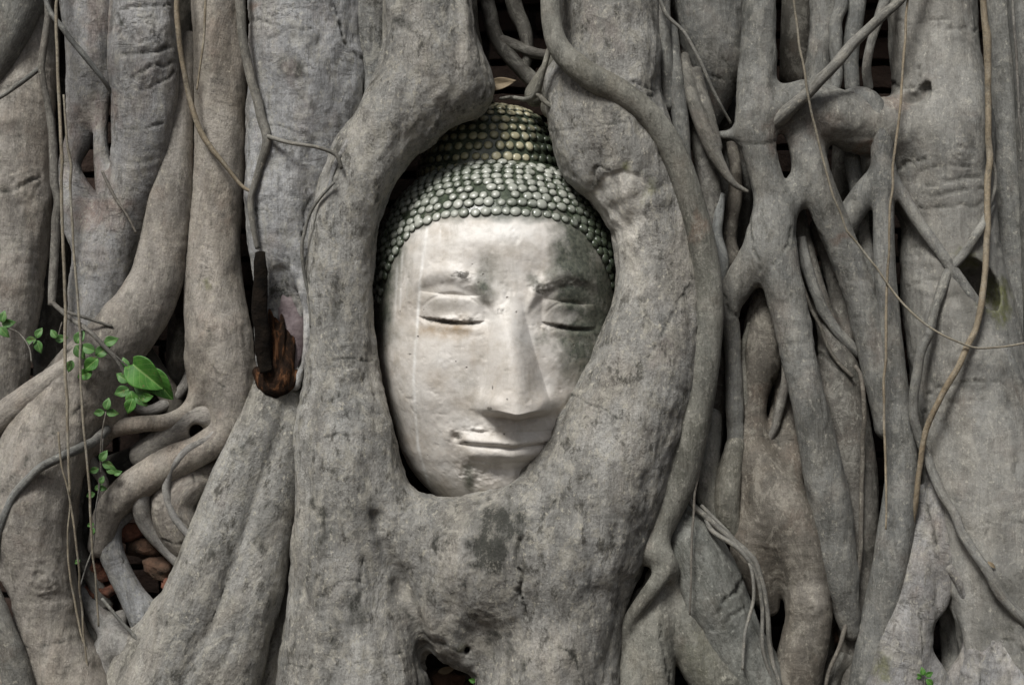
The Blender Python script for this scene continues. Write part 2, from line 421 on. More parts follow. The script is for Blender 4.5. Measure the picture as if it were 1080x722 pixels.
BK = {
 'main':  bark_mat('bark_crusty',  (.110, .110, .102), (.250, .250, .236), (.400, .400, .384), crust=.95, speck=1.0, fibre=.9, crease=.6, rust=.10),
 'pale':  bark_mat('bark_pale',    (.120, .121, .122), (.235, .238, .242), (.365, .368, .372), crust=.45, speck=.6, fibre=1.0, crease=.8, rust=.35),
 'brown': bark_mat('bark_brown',   (.060, .055, .047), (.118, .110, .096), (.186, .176, .158), crust=.35, speck=.4, fibre=.8, crease=.6, rust=.30),
 'left':  bark_mat('bark_left',    (.128, .119, .108), (.240, .228, .210), (.350, .338, .318), crust=.28, speck=.5, fibre=.9, crease=.5, rust=.38),
 'grey':  bark_mat('bark_grey',    (.070, .071, .066), (.145, .147, .136), (.245, .246, .232), crust=.28, speck=.55, fibre=1.1, crease=.4, rust=.28),
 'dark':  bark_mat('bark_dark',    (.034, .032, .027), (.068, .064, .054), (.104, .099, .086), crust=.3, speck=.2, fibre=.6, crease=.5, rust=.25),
 'olive': bark_mat('bark_olive',   (.084, .083, .067), (.172, .170, .145), (.275, .272, .240), crust=.36, speck=.6, fibre=1.0, crease=.4, rust=.22),
 'liana': bark_mat('bark_liana',   (.14, .115, .078), (.23, .195, .140), (.31, .27, .20), crust=.3, speck=.3, fibre=.7, crease=.3, rust=.2),
}
def simple_mat(name, col, col2, scale, rough=.8, bump=.004, det=6, spec=.35):
    M = NT(name); tc = M.n('ShaderNodeTexCoord').outputs['Object']
    a = M.noise(tc, scale, det, .65); M.l(M.mix(M.ramp(a, [(.3, 0.), (.7, 1.)]), col, col2), M.b.inputs['Base Color'])
    M.b.inputs['Roughness'].default_value = rough; M.b.inputs['Specular IOR Level'].default_value = spec
    M.l(M.bump(M.noise(tc, scale * 2.2, det, .7), bump, .8), M.b.inputs['Normal']); return M.m

# ------------------------------------------------------------------ setting: soil, old brick wall behind the roots
GZ = -(765 - 361)          # ground height in units
soil_m = simple_mat('soil', (.030, .022, .016), (.075, .055, .040), 14, .95, .02)
def ground():
    xs = np.concatenate([[-40000, -8000], np.linspace(-900, 900, 91), [8000, 40000]])
    ys = np.concatenate([[-40000, -8000], np.linspace(-900, 420, 67), [8000, 40000]])
    X, Y = np.meshgrid(xs, ys); p = np.stack([X.ravel() * .02, Y.ravel() * .02, X.ravel() * 0], 1)
    near = (np.abs(X.ravel()) < 890) & (np.abs(Y.ravel()) < 890)
    Z = GZ + fnoise(p, 4) * 7 * near
    nx, ny = len(xs), len(ys); i = np.arange(ny - 1)[:, None] * nx + np.arange(nx - 1)[None]
    F = np.stack([i, i + 1, i + nx + 1, i + nx], -1).reshape(-1, 4)
    tag(mesh_obj('ground', np.stack([X.ravel(), Y.ravel(), Z], 1), F, soil_m), kind='structure')
ground()
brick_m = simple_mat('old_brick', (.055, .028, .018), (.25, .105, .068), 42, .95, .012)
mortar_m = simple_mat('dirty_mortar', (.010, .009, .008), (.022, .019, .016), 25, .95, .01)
def rbox(cx, cy, cz, sx, sy, sz, bev=2.5, jit=1.2, rot=(0, 0, 0)):
    """rounded, chipped box as a subdivided cube -> verts, quads (unit space)"""
    n = 7; g = np.linspace(-1, 1, n); V = []; F = []
    for ax in range(3):
        for sg in (-1, 1):
            A, Bq = np.meshgrid(g, g, indexing='ij'); p = np.zeros((n * n, 3)); u, v = (ax + 1) % 3, (ax + 2) % 3
            p[:, ax] = sg; p[:, u] = A.ravel(); p[:, v] = Bq.ravel(); o = len(V) * n * n
            i = np.arange(n - 1)[:, None] * n + np.arange(n - 1)[None]
            q = np.stack([i, i + n, i + n + 1, i + 1], -1).reshape(-1, 4) + o
            F.append(q if sg > 0 else q[:, ::-1]); V.append(p)
    P = np.vstack(V); half = np.array([sx, sy, sz]) / 2
    Q = P * half; inner = np.clip(Q, -(half - bev), half - bev); d = Q - inner; l = np.linalg.norm(d, axis=1)[:, None]
    Q = np.where(l > 0, inner + d / np.maximum(l, 1e-6) * bev, Q)
    Q = Q + (fnoise(Q * .09 + cx, 2)[:, None]) * jit * np.sign(P) * .8
    rx, ry, rz = rot
    R = (np.array([[math.cos(rz), -math.sin(rz), 0], [math.sin(rz), math.cos(rz), 0], [0, 0, 1]]) @
         np.array([[math.cos(ry), 0, math.sin(ry)], [0, 1, 0], [-math.sin(ry), 0, math.cos(ry)]]) @
         np.array([[1, 0, 0], [0, math.cos(rx), -math.sin(rx)], [0, math.sin(rx), math.cos(rx)]]))
    return Q @ R.T + [cx, cy, cz], np.vstack(F)
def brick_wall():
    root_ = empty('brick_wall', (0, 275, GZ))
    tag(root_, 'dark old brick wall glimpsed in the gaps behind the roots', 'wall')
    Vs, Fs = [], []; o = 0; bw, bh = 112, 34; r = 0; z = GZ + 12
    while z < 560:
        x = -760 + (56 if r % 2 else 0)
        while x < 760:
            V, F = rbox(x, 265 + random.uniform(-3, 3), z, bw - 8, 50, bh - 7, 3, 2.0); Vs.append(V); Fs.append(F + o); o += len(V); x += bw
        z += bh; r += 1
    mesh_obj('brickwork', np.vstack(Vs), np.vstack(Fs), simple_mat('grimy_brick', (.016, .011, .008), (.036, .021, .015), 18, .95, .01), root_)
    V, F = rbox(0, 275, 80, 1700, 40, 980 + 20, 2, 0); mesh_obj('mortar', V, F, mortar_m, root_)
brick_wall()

# ------------------------------------------------------------------ the roots (photo x, photo y, depth in front of root plane, radius)
# far left -----------------------------------------------------------------
root('tree_root', 'dark blue-grey root slanting out of the top left corner', [[(48, -110, -25, 26), (30, -20, -15, 24), (5, 45, -15, 20), (-25, 100, -20, 18)]], BK['grey'], lump=.7)
root('tree_root', 'broad grey upright root along the left edge with a scar near its middle',
     [[(45, -110, -70, 26), (38, 0, -55, 26), (22, 100, -45, 36), (16, 180, -40, 40), (12, 250, -35, 38), (6, 330, -30, 34), (-5, 420, -25, 32), (-20, 520, -30, 30)]],
     BK['left'], feats=[('knot', 22, 195, 22, 2.2), ('crack', [(5, 205), (20, 195), (40, 188)], 2.2, 3), ('pale', 20, 190, 26, 14, .3), ('crack', [(0, 95), (25, 86)], 1.6, 2)])
root('tree_root', 'thick wrinkled root with carved-looking scars at top left joined by a rusty brown root',
     [[(150, -110, -8, 36), (149, -20, -5, 35), (151, 60, -2, 37), (151, 120, -5, 34), (146, 180, -10, 30), (130, 235, -22, 30), (110, 280, -28, 33), (106, 330, -30, 34), (104, 390, -40, 34)],
      [(95, -110, -40, 28), (92, -20, -35, 28), (96, 50, -32, 26), (92, 100, -35, 22), (86, 140, -40, 15), (74, 175, -40, 12), (82, 215, -34, 22), (105, 255, -30, 30)],
      [(108, 85, -30, 12), (106, 130, -26, 8), (108, 170, -24, 9), (118, 210, -20, 16), (120, 240, -20, 20)]],
     BK['pale'], h=2.2, ring=1.6, lump=1.1, feats=[
      ('knot', 152, 33, 20, 3.5), ('crack', [(125, 15), (128, 25), (122, 40)], 2, 4), ('crack', [(128, 10), (150, 8), (178, 5)], 1.8, 3),
      ('crack', [(130, 58), (146, 55), (166, 54), (182, 48)], 2.4, 4), ('crack', [(142, 82), (160, 70), (182, 66)], 2, 3.5), ('crack', [(128, 132), (150, 135), (172, 130)], 1.6, 2.5),
      ('crack', [(150, 95), (170, 85), (184, 76)], 1.8, 3), ('knot', 150, 84, 12, 2),
      ('brown', 100, 120, 30, 22, .6), ('brown', 105, 225, 40, 18, .7), ('brown', 104, 20, 14, 50, .6), ('brown', 70, 150, 12, 40, .4), ('brown', 100, 185, 14, 30, .5)])
root('tree_root', 'large root sweeping down from between two columns and swelling across the bottom left corner',
     [[(200, 40, -40, 7), (193, 90, -22, 12), (187, 140, -15, 17), (180, 200, -8, 22), (174, 250, -5, 25), (163, 300, 0, 28), (135, 345, 8, 32), (100, 385, 14, 36), (65, 432, 22, 42), (42, 485, 28, 46), (34, 540, 30, 45), (38, 590, 28, 39), (48, 630, 24, 34), (58, 680, 20, 36), (82, 740, 16, 44), (95, 800, 10, 48)],
      [(120, 395, 2, 26), (110, 430, 2, 26), (95, 455, 4, 22), (70, 480, 10, 22)],
      [(45, 640, 10, 20), (20, 700, 5, 26), (5, 780, 0, 30)]],
     BK['left'], feats=[('knot', 45, 615, 22, 3.0), ('crack', [(42, 612), (35, 605), (38, 595), (50, 600)], 1.8, 2.5), ('knot', 165, 262, 14, 1.4), ('crack', [(20, 682), (45, 680), (68, 676)], 1.5, 2), ('crack', [(0, 520), (40, 470), (90, 425)], 1.5, 1.4)], k=12)
root('tree_root', 'slim diagonal root lying above the big bottom left root and running off the left edge',
     [[(128, 352, 20, 9), (95, 375, 34, 12), (60, 398, 40, 14), (25, 422, 40, 14), (-5, 445, 38, 15), (-50, 480, 30, 16)]], BK['left'], lump=.8)
root('tree_root', 'small dark root tucked into the bottom left corner', [[(-15, 620, 50, 14), (2, 665, 55, 15), (18, 710, 55, 17), (30, 780, 50, 20)]], BK['grey'])
tube('tree_root', 'thin round root looping over the swollen bottom left root', [[(112, 452, 20, 5), (96, 466, 48, 5), (70, 480, 72, 5), (40, 496, 78, 4.6), (18, 518, 76, 4.4), (4, 545, 70, 4), (-6, 580, 60, 4)]], BK['grey'])

# column 5 and its loops
root('tree_root', 'smooth tall grey root left of the charred hollow that splits into looping branches low down',
     [[(232, -110, -25, 28), (230, -20, -22, 27), (233, 60, -20, 28), (232, 130, -18, 27), (230, 200, -15, 26), (226, 260, -12, 28), (226, 310, -10, 32), (232, 360, -8, 36), (240, 400, -6, 32), (243, 430, -2, 26), (236, 455, 4, 20), (212, 474, 12, 17), (175, 492, 18, 18), (140, 514, 20, 18), (115, 540, 16, 15), (106, 575, 8, 13)],
      [(215, 380, -5, 20), (212, 412, 2, 13), (200, 433, 8, 10), (178, 444, 12, 8.5), (150, 447, 12, 8.5), (120, 452, 8, 9), (92, 468, 2, 9), (70, 492, -6, 9)],
      [(262, 385, -20, 14), (268, 410, -16, 16), (262, 440, -15, 18)]],
     BK['left'], h=2.2, feats=[('crack', [(205, 330), (212, 345), (222, 350)], 1, 1), ('crack', [(224, 385), (232, 395), (228, 402), (240, 412)], 1.2, 1.2), ('knot', 224, 305, 7, 2), ('moss', 224, 306, 6, 5, .7)])
root('tree_root', 'short knuckled root with a dark hollow end under the looping branches',
     [[(150, 480, -8, 14), (175, 462, 0, 15), (195, 448, 4, 17), (214, 440, 4, 15), (228, 448, 0, 11)]], BK['left'], h=1.8,
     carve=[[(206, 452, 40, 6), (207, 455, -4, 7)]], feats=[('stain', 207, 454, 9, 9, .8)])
root('tree_root', 'knobbly bulging root with a ringed knot above the brick filled gap',
     [[(240, 480, -18, 14), (222, 498, -8, 15), (196, 510, 0, 24), (183, 530, 2, 25), (188, 555, 0, 24), (198, 580, -4, 15), (204, 606, -8, 7)],
      [(228, 492, -16, 8), (232, 520, -18, 7), (222, 560, -16, 7)]], BK['left'], h=1.9, k=6,
     feats=[('knot', 170, 532, 12, 3), ('crack', [(185, 505), (200, 500), (205, 512)], 1.5, 2.5), ('crack', [(178, 552), (192, 548), (200, 556)], 1.5, 2.5), ('crack', [(172, 568), (190, 572), (204, 566)], 1.5, 2)])
root('tree_root', 'slender root edging the top and right of the brick filled gap',
     [[(150, 505, 22, 10), (148, 530, 20, 10), (154, 552, 12, 9), (170, 575, 6, 6), (190, 596, 4, 5), (206, 612, 0, 5)]], BK['left'], h=1.8)
root('tree_root', 'pale root curving round the left side of the brick filled gap down to the foot',
     [[(140, 535, -5, 10), (118, 552, 2, 12), (116, 578, 6, 13), (126, 602, 8, 13), (138, 625, 8, 14), (152, 648, 6, 18), (165, 670, 4, 20)]], BK['pale'], h=2.0, feats=[('pale', 124, 590, 8, 8, .6), ('crack', [(125, 585), (132, 592), (124, 598)], 1.2, 2)])
root('tree_root', 'thin upright root behind the hanging strings left of the brick filled gap',
     [[(96, 480, -40, 10), (92, 530, -30, 10), (86, 570, -25, 10), (84, 610, -20, 12), (92, 650, -12, 12), (110, 690, -6, 12)]], BK['dark'], h=2.2)
root('tree_root', 'low twisted root crossing the ground at bottom left',
     [[(90, 625, -10, 10), (108, 655, 0, 12), (120, 672, 5, 14), (108, 700, 5, 17), (125, 740, 5, 20), (130, 800, 0, 22)],
      [(128, 650, -5, 8), (118, 672, 5, 12), (150, 690, 12, 22), (170, 730, 14, 30)]], BK['left'], h=2.2)

# B: foot left of the main trunk
root('tree_root', 'two-lobed grooved root slanting down to bottom left from below the charred hollow',
     [[(290, 396, -4, 17), (276, 440, 4, 24), (258, 490, 10, 28), (240, 540, 14, 30), (222, 590, 16, 34), (200, 645, 18, 38), (176, 700, 18, 42), (150, 780, 14, 50)],
      [(306, 420, -8, 14), (300, 470, 2, 18), (289, 520, 8, 24), (280, 565, 10, 28), (268, 615, 12, 34), (250, 665, 12, 38), (228, 720, 12, 46), (215, 790, 8, 52)],
      [(180, 650, 10, 26), (150, 690, 10, 26), (130, 740, 6, 30)]],
     BK['main'], h=2.3, k=7, ring=.35, feats=[('stain', 256, 480, 10, 12, .75), ('stain', 226, 580, 7, 20, .3), ('brown', 236, 520, 8, 20, .2),
      ('stain', 280, 560, 12, 50, .35), ('crack', [(252, 640), (246, 672), (236, 700)], 1.6, 2.5), ('crack', [(238, 610), (230, 640), (222, 655)], 1.3, 2)])
root('tree_root', 'small root wedged between the two-lobed foot and the big trunk at the bottom', [[(312, 600, -40, 16), (300, 660, -25, 17), (288, 720, -15, 20), (280, 790, -15, 24)]], BK['main'])

# C: tall pale trunk upper left with burnt hollow
root('tree_root', 'wide pale trunk-like root with a round knot scar above the charred hollow',
     [[(322, -110, -20, 62), (324, -20, -18, 62), (325, 60, -15, 62), (322, 110, -14, 58), (312, 160, -12, 50), (302, 210, -8, 42), (297, 250, -8, 36), (297, 290, -12, 31), (297, 335, -14, 31), (296, 380, -14, 30), (292, 420, -16, 24)],
      [(352, 60, -10, 34), (350, 120, -5, 30), (338, 170, 2, 24), (330, 220, 2, 16), (318, 262, 8, 12), (313, 283, 12, 9), (320, 310, 16, 5.5), (324, 340, 18, 5), (321, 372, 16, 5), (312, 405, 8, 6)]],
     BK['pale'], h=2.1, flat=.9, ring=.6, lump=.9, upright=50, carve=[[(296, 292, 20, 11), (299, 325, 18, 20), (298, 368, 18, 21), (291, 400, 16, 15)]],
     feats=[('knot', 303, 70, 15, 2.5), ('stain', 303, 70, 18, 17, .55), ('brown', 304, 72, 10, 10, .5), ('crack', [(262, 24), (280, 23), (293, 24)], 2, 3), ('crack', [(280, 40), (305, 27), (330, 30)], 1.8, 2.2),
      ('stain', 330, 108, 7, 14, .35), ('stain', 293, 186, 5, 11, .55), ('stain', 274, 220, 8, 3, .6), ('crack', [(268, 218), (280, 222)], 1.5, 3), ('brown', 268, 8, 8, 12, .8),
      ('crack', [(352, 5), (368, 45), (383, 70), (384, 100)], 2.2, 4), ('crack', [(327, 205), (318, 240), (322, 275), (328, 320)], 1.4, 2.5),
      ('brown', 305, 340, 10, 40, .2), ('stain', 296, 345, 22, 66, .8), ('pale', 322, 335, 5, 45, .6), ('crack', [(272, 130), (290, 133), (310, 140)], 1.2, 1.5), ('stain', 312, 272, 14, 8, .5)])
root('tree_root', 'short narrow root pinched between the pale trunk and the trunk over the stone head',
     [[(386, -110, -25, 26), (388, -20, -16, 22), (393, 40, -8, 18), (394, 80, -4, 12), (390, 112, 0, 6)]], BK['main'])

# D: main trunk left of the head
# small roots in front of D
# G + central mass
root('tree_root', 'pair of massive crusty roots cradling the stone head, fused together below its chin',
     [[(446, -110, 0, 50), (447, -20, 2, 46), (449, 40, 4, 46), (438, 92, 6, 45), (407, 140, 6, 41), (378, 190, 6, 39), (362, 235, 6, 38), (358, 285, 6, 37), (359, 345, 6, 35), (360, 405, 6, 42), (366, 460, 8, 54), (370, 520, 8, 58), (366, 590, 8, 60), (368, 650, 8, 67), (372, 722, 8, 80), (375, 800, 4, 92)],
      [(450, 10, 8, 38), (462, 50, 10, 38), (474, 76, 6, 36), (486, 94, 0, 30)],
      [(486, 90, 0, 27), (462, 106, 0, 24), (436, 126, 0, 22)],
      [(644, -110, -10, 54), (643, -20, -6, 52), (645, 50, -2, 53), (640, 100, 2, 57), (648, 145, 4, 60), (669, 190, 6, 54), (686, 235, 8, 45), (692, 285, 10, 44), (689, 340, 12, 49), (675, 395, 12, 58), (655, 445, 12, 68), (634, 495, 10, 74), (612, 550, 8, 76), (596, 610, 6, 70), (586, 670, 6, 68), (584, 730, 4, 70), (584, 810, 0, 76)],
      [(600, 92, 2, 26), (612, 130, 2, 30), (625, 170, 4, 30)],
      [(632, 500, 8, 62), (585, 540, 14, 52), (540, 566, 20, 55), (498, 580, 18, 56), (452, 572, 10, 50), (408, 556, 2, 46), (384, 530, 2, 44)],
      [(600, 575, 12, 66), (545, 600, 14, 62), (495, 612, 8, 54), (470, 636, 8, 48), (492, 676, 0, 27)],
      [(555, 620, 6, 46), (546, 680, 8, 36), (543, 740, 8, 40), (540, 810, 6, 44)],
      [(480, 663, 18, 5), (484, 680, 22, 4.5), (494, 690, 22, 4.5), (503, 684, 22, 5), (506, 668, 24, 8)]],
     BK['main'], h=2.2, k=26, ring=.3, lump=1.1, upright=50,
     carve=[[(492, 684, 60, 3), (492, 684, 14, 5)]],
     feats=[('stain', 421, 25, 7, 8, .8), ('crack', [(345, 400), (350, 382), (372, 379), (392, 380)], 1.6, 3), ('stain', 372, 432, 6, 22, .5), ('crack', [(358, 415), (364, 436), (372, 452)], 1.5, 2.5),
      ('crack', [(335, 462), (350, 460), (372, 458)], 1.6, 2), ('stain', 347, 235, 4, 30, .5), ('stain', 345, 320, 6, 18, .35), ('crack', [(330, 632), (345, 626), (362, 612), (385, 614)], 1.6, 3),
      ('crack', [(383, 590), (380, 615), (381, 632)], 1.8, 3.5), ('stain', 374, 640, 12, 24, .7), ('stain', 328, 542, 6, 14, .6), ('stain', 344, 565, 8, 10, .6), ('stain', 322, 470, 4, 14, .5),
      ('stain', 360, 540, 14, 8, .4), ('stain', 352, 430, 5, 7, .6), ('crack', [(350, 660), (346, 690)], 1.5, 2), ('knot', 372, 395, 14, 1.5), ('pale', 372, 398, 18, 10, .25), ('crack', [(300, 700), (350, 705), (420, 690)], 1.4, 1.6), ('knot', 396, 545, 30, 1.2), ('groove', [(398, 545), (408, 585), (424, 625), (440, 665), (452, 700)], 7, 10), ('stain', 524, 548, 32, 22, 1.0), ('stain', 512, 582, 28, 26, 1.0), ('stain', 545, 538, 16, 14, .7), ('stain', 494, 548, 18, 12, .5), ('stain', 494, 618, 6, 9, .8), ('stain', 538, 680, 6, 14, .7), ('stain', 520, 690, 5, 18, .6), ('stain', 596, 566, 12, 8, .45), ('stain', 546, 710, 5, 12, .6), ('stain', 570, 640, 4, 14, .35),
      ('crack', [(550, 568), (547, 590), (550, 612), (547, 622), (552, 636), (554, 650)], 2.2, 7), ('step', 652, 218, 33, 38, 2.2), ('pale', 662, 250, 26, 70, .5),
      ('moss', 660, 176, 9, 8, .8), ('moss', 681, 205, 8, 20, .6), ('crack', [(623, 186), (630, 176), (641, 180)], 1.8, 4),
      ('crack', [(575, 140), (610, 132), (655, 128), (700, 132)], 1.6, 2), ('crack', [(600, 415), (640, 432), (650, 440)], 1.5, 2), ('brown', 630, 22, 10, 30, .25), ('brown', 648, 40, 12, 30, .25),
      ('brown', 700, 370, 22, 14, .3), ('knot', 662, 465, 12, 1.6), ('knot', 510, 595, 40, 1.3), ('dent', 560, 500, 40, 8, 2), ('crack', [(640, 85), (680, 90), (700, 100)], 2, 2.4), ('crack', [(650, 95), (690, 100)], 1.6, 2),
      ('crack', [(725, 300), (705, 340), (690, 370)], 1.8, 3), ('crack', [(590, 680), (606, 690), (616, 722)], 2, 3), ('crack', [(420, 640), (450, 676), (500, 690)], 2, 1.5), ('pale', 602, 674, 12, 6, .3),
      ('crack', [(470, 560), (455, 575), (462, 590)], 1.5, 1.8), ('knot', 455, 600, 26, 1.2), ('stain', 430, 545, 10, 10, .4), ('moss', 494, 684, 7, 6, .6), ('crack', [(560, 560), (575, 545), (585, 525)], 1.4, 1.4)])
# H: vine root over G
root('tree_root', 'long smooth root snaking over the massive right root, ending in a stout fork',
     [[(584, -110, 40, 11), (581, -20, 46, 11), (582, 25, 52, 11), (593, 55, 56, 12.5), (622, 80, 60, 14), (655, 98, 58, 14), (686, 124, 54, 14), (710, 160, 48, 14), (727, 205, 42, 14), (740, 255, 38, 14), (748, 310, 36, 15), (745, 365, 32, 16), (738, 415, 30, 17), (727, 460, 28, 19), (714, 505, 26, 20), (698, 545, 26, 18), (685, 575, 28, 15), (668, 592, 28, 8), (656, 612, 24, 6), (651, 640, 20, 6), (649, 680, 14, 6)],
      [(684, 578, 28, 14), (698, 595, 34, 11), (703, 605, 30, 8)],
      [(694, 575, 32, 13), (702, 594, 38, 10), (694, 612, 40, 9), (679, 632, 38, 8), (664, 654, 30, 7), (655, 678, 20, 6)],
      [(668, 574, 28, 7), (690, 582, 40, 8), (708, 598, 32, 8), (706, 612, 22, 8)],
      [(702, 600, 8, 16), (690, 640, 10, 26), (682, 680, 10, 30), (676, 730, 8, 34), (672, 800, 4, 36)],
      [(704, 606, 6, 17), (722, 655, 4, 26), (748, 700, 4, 30), (780, 742, 0, 34), (800, 800, -4, 38)],
      [(660, 640, -10, 16), (662, 680, -6, 20), (664, 740, -4, 22)]],
     BK['olive'], h=2.0, k=7, lump=.6, ring=.5, carve=[[(672, 610, 60, 7), (671, 612, 0, 8)]], feats=[('crack', [(698, 660), (700, 690), (706, 722)], 2.5, 3), ('knot', 768, 716, 12, 3), ('moss', 740, 690, 30, 30, .15), ('brown', 733, 240, 8, 20, .6), ('brown', 683, 560, 12, 26, .35)])
# right tangle ------------------------------------------------------------------------------
root('tree_root', 'narrow upright root hugging the right side of the massive root at the top', [[(702, -110, 0, 9), (699, -20, 2, 8.5), (699, 40, 4, 9), (704, 80, 2, 8), (706, 110, 0, 7)]], BK['grey'], h=1.8)
root('tree_root', 'second narrow root slipping down beside the snaking root near the top', [[(708, 30, -8, 7), (712, 80, 0, 9), (718, 130, 2, 9), (722, 170, 0, 8), (730, 215, -6, 8), (738, 260, -14, 9)]], BK['grey'], h=1.8)
root('tree_root', 'brown creased root behind the snaking root at upper right', [[(728, 50, -30, 10), (736, 110, -26, 12), (744, 160, -24, 13), (750, 210, -22, 11), (752, 260, -24, 11), (764, 310, -30, 12), (758, 360, -36, 12), (752, 430, -40, 12), (748, 500, -36, 12)]], BK['brown'], h=1.9)
root('tree_root', 'S-shaped slim root tapering to a point left of the forked trunk', [[(722, 60, -4, 5), (728, 95, 2, 7), (738, 125, 4, 8), (750, 155, 2, 8), (762, 178, 0, 6), (774, 194, -2, 4), (788, 202, -6, 2.5)],
      [(735, 75, -2, 5), (746, 115, 0, 6), (756, 155, -2, 6)]], BK['grey'], h=1.5, k=4)
root('tree_root', 'wedge shaped smooth root hanging from the top edge to a blunt tip',
     [[(744, -110, -30, 42), (745, -20, -26, 40), (751, 30, -24, 36), (757, 70, -26, 28), (755, 105, -32, 16), (752, 128, -38, 8)]], BK['grey'], ring=1.1, feats=[('crack', [(762, 60), (775, 90), (772, 110)], 1.5, 2), ('brown', 752, 105, 16, 14, .5), ('crack', [(740, 75), (760, 82), (780, 80)], 1.3, 1.6)])
tube('tree_root', 'straight thin root slanting from the top edge down to the forked trunk', [[(975, -40, 30, 5), (950, 0, 34, 5), (910, 36, 40, 5.5), (875, 74, 42, 6), (845, 104, 32, 6.5), (824, 124, 18, 7.5), (800, 142, -10, 8)]], BK['grey'], lump=.5)
root('tree_root', 'smooth upright root rising from the bottom edge and arching over into the big knotted branch',
     [[(880, 118, -14, 8), (898, 104, 2, 11), (916, 107, 10, 12), (928, 130, 14, 12), (931, 170, 12, 12), (932, 220, 10, 11), (933, 280, 10, 11.5), (938, 340, 10, 12), (944, 400, 10, 13), (949, 450, 10, 15), (951, 500, 10, 17), (946, 555, 10, 19), (937, 610, 10, 19), (925, 660, 8, 18), (915, 720, 6, 19), (908, 800, 2, 22)],
      [(931, 178, 8, 10), (915, 200, 2, 13), (898, 226, -4, 14), (888, 250, -14, 13)],
      [(936, 180, 10, 7), (948, 200, 14, 7), (970, 236, 20, 6.5), (1000, 278, 26, 6.5), (1032, 325, 30, 7), (1058, 370, 32, 7.5), (1076, 415, 34, 8), (1095, 470, 34, 8)]],
     BK['grey'], h=1.8, k=7, lump=.55, ring=.4)
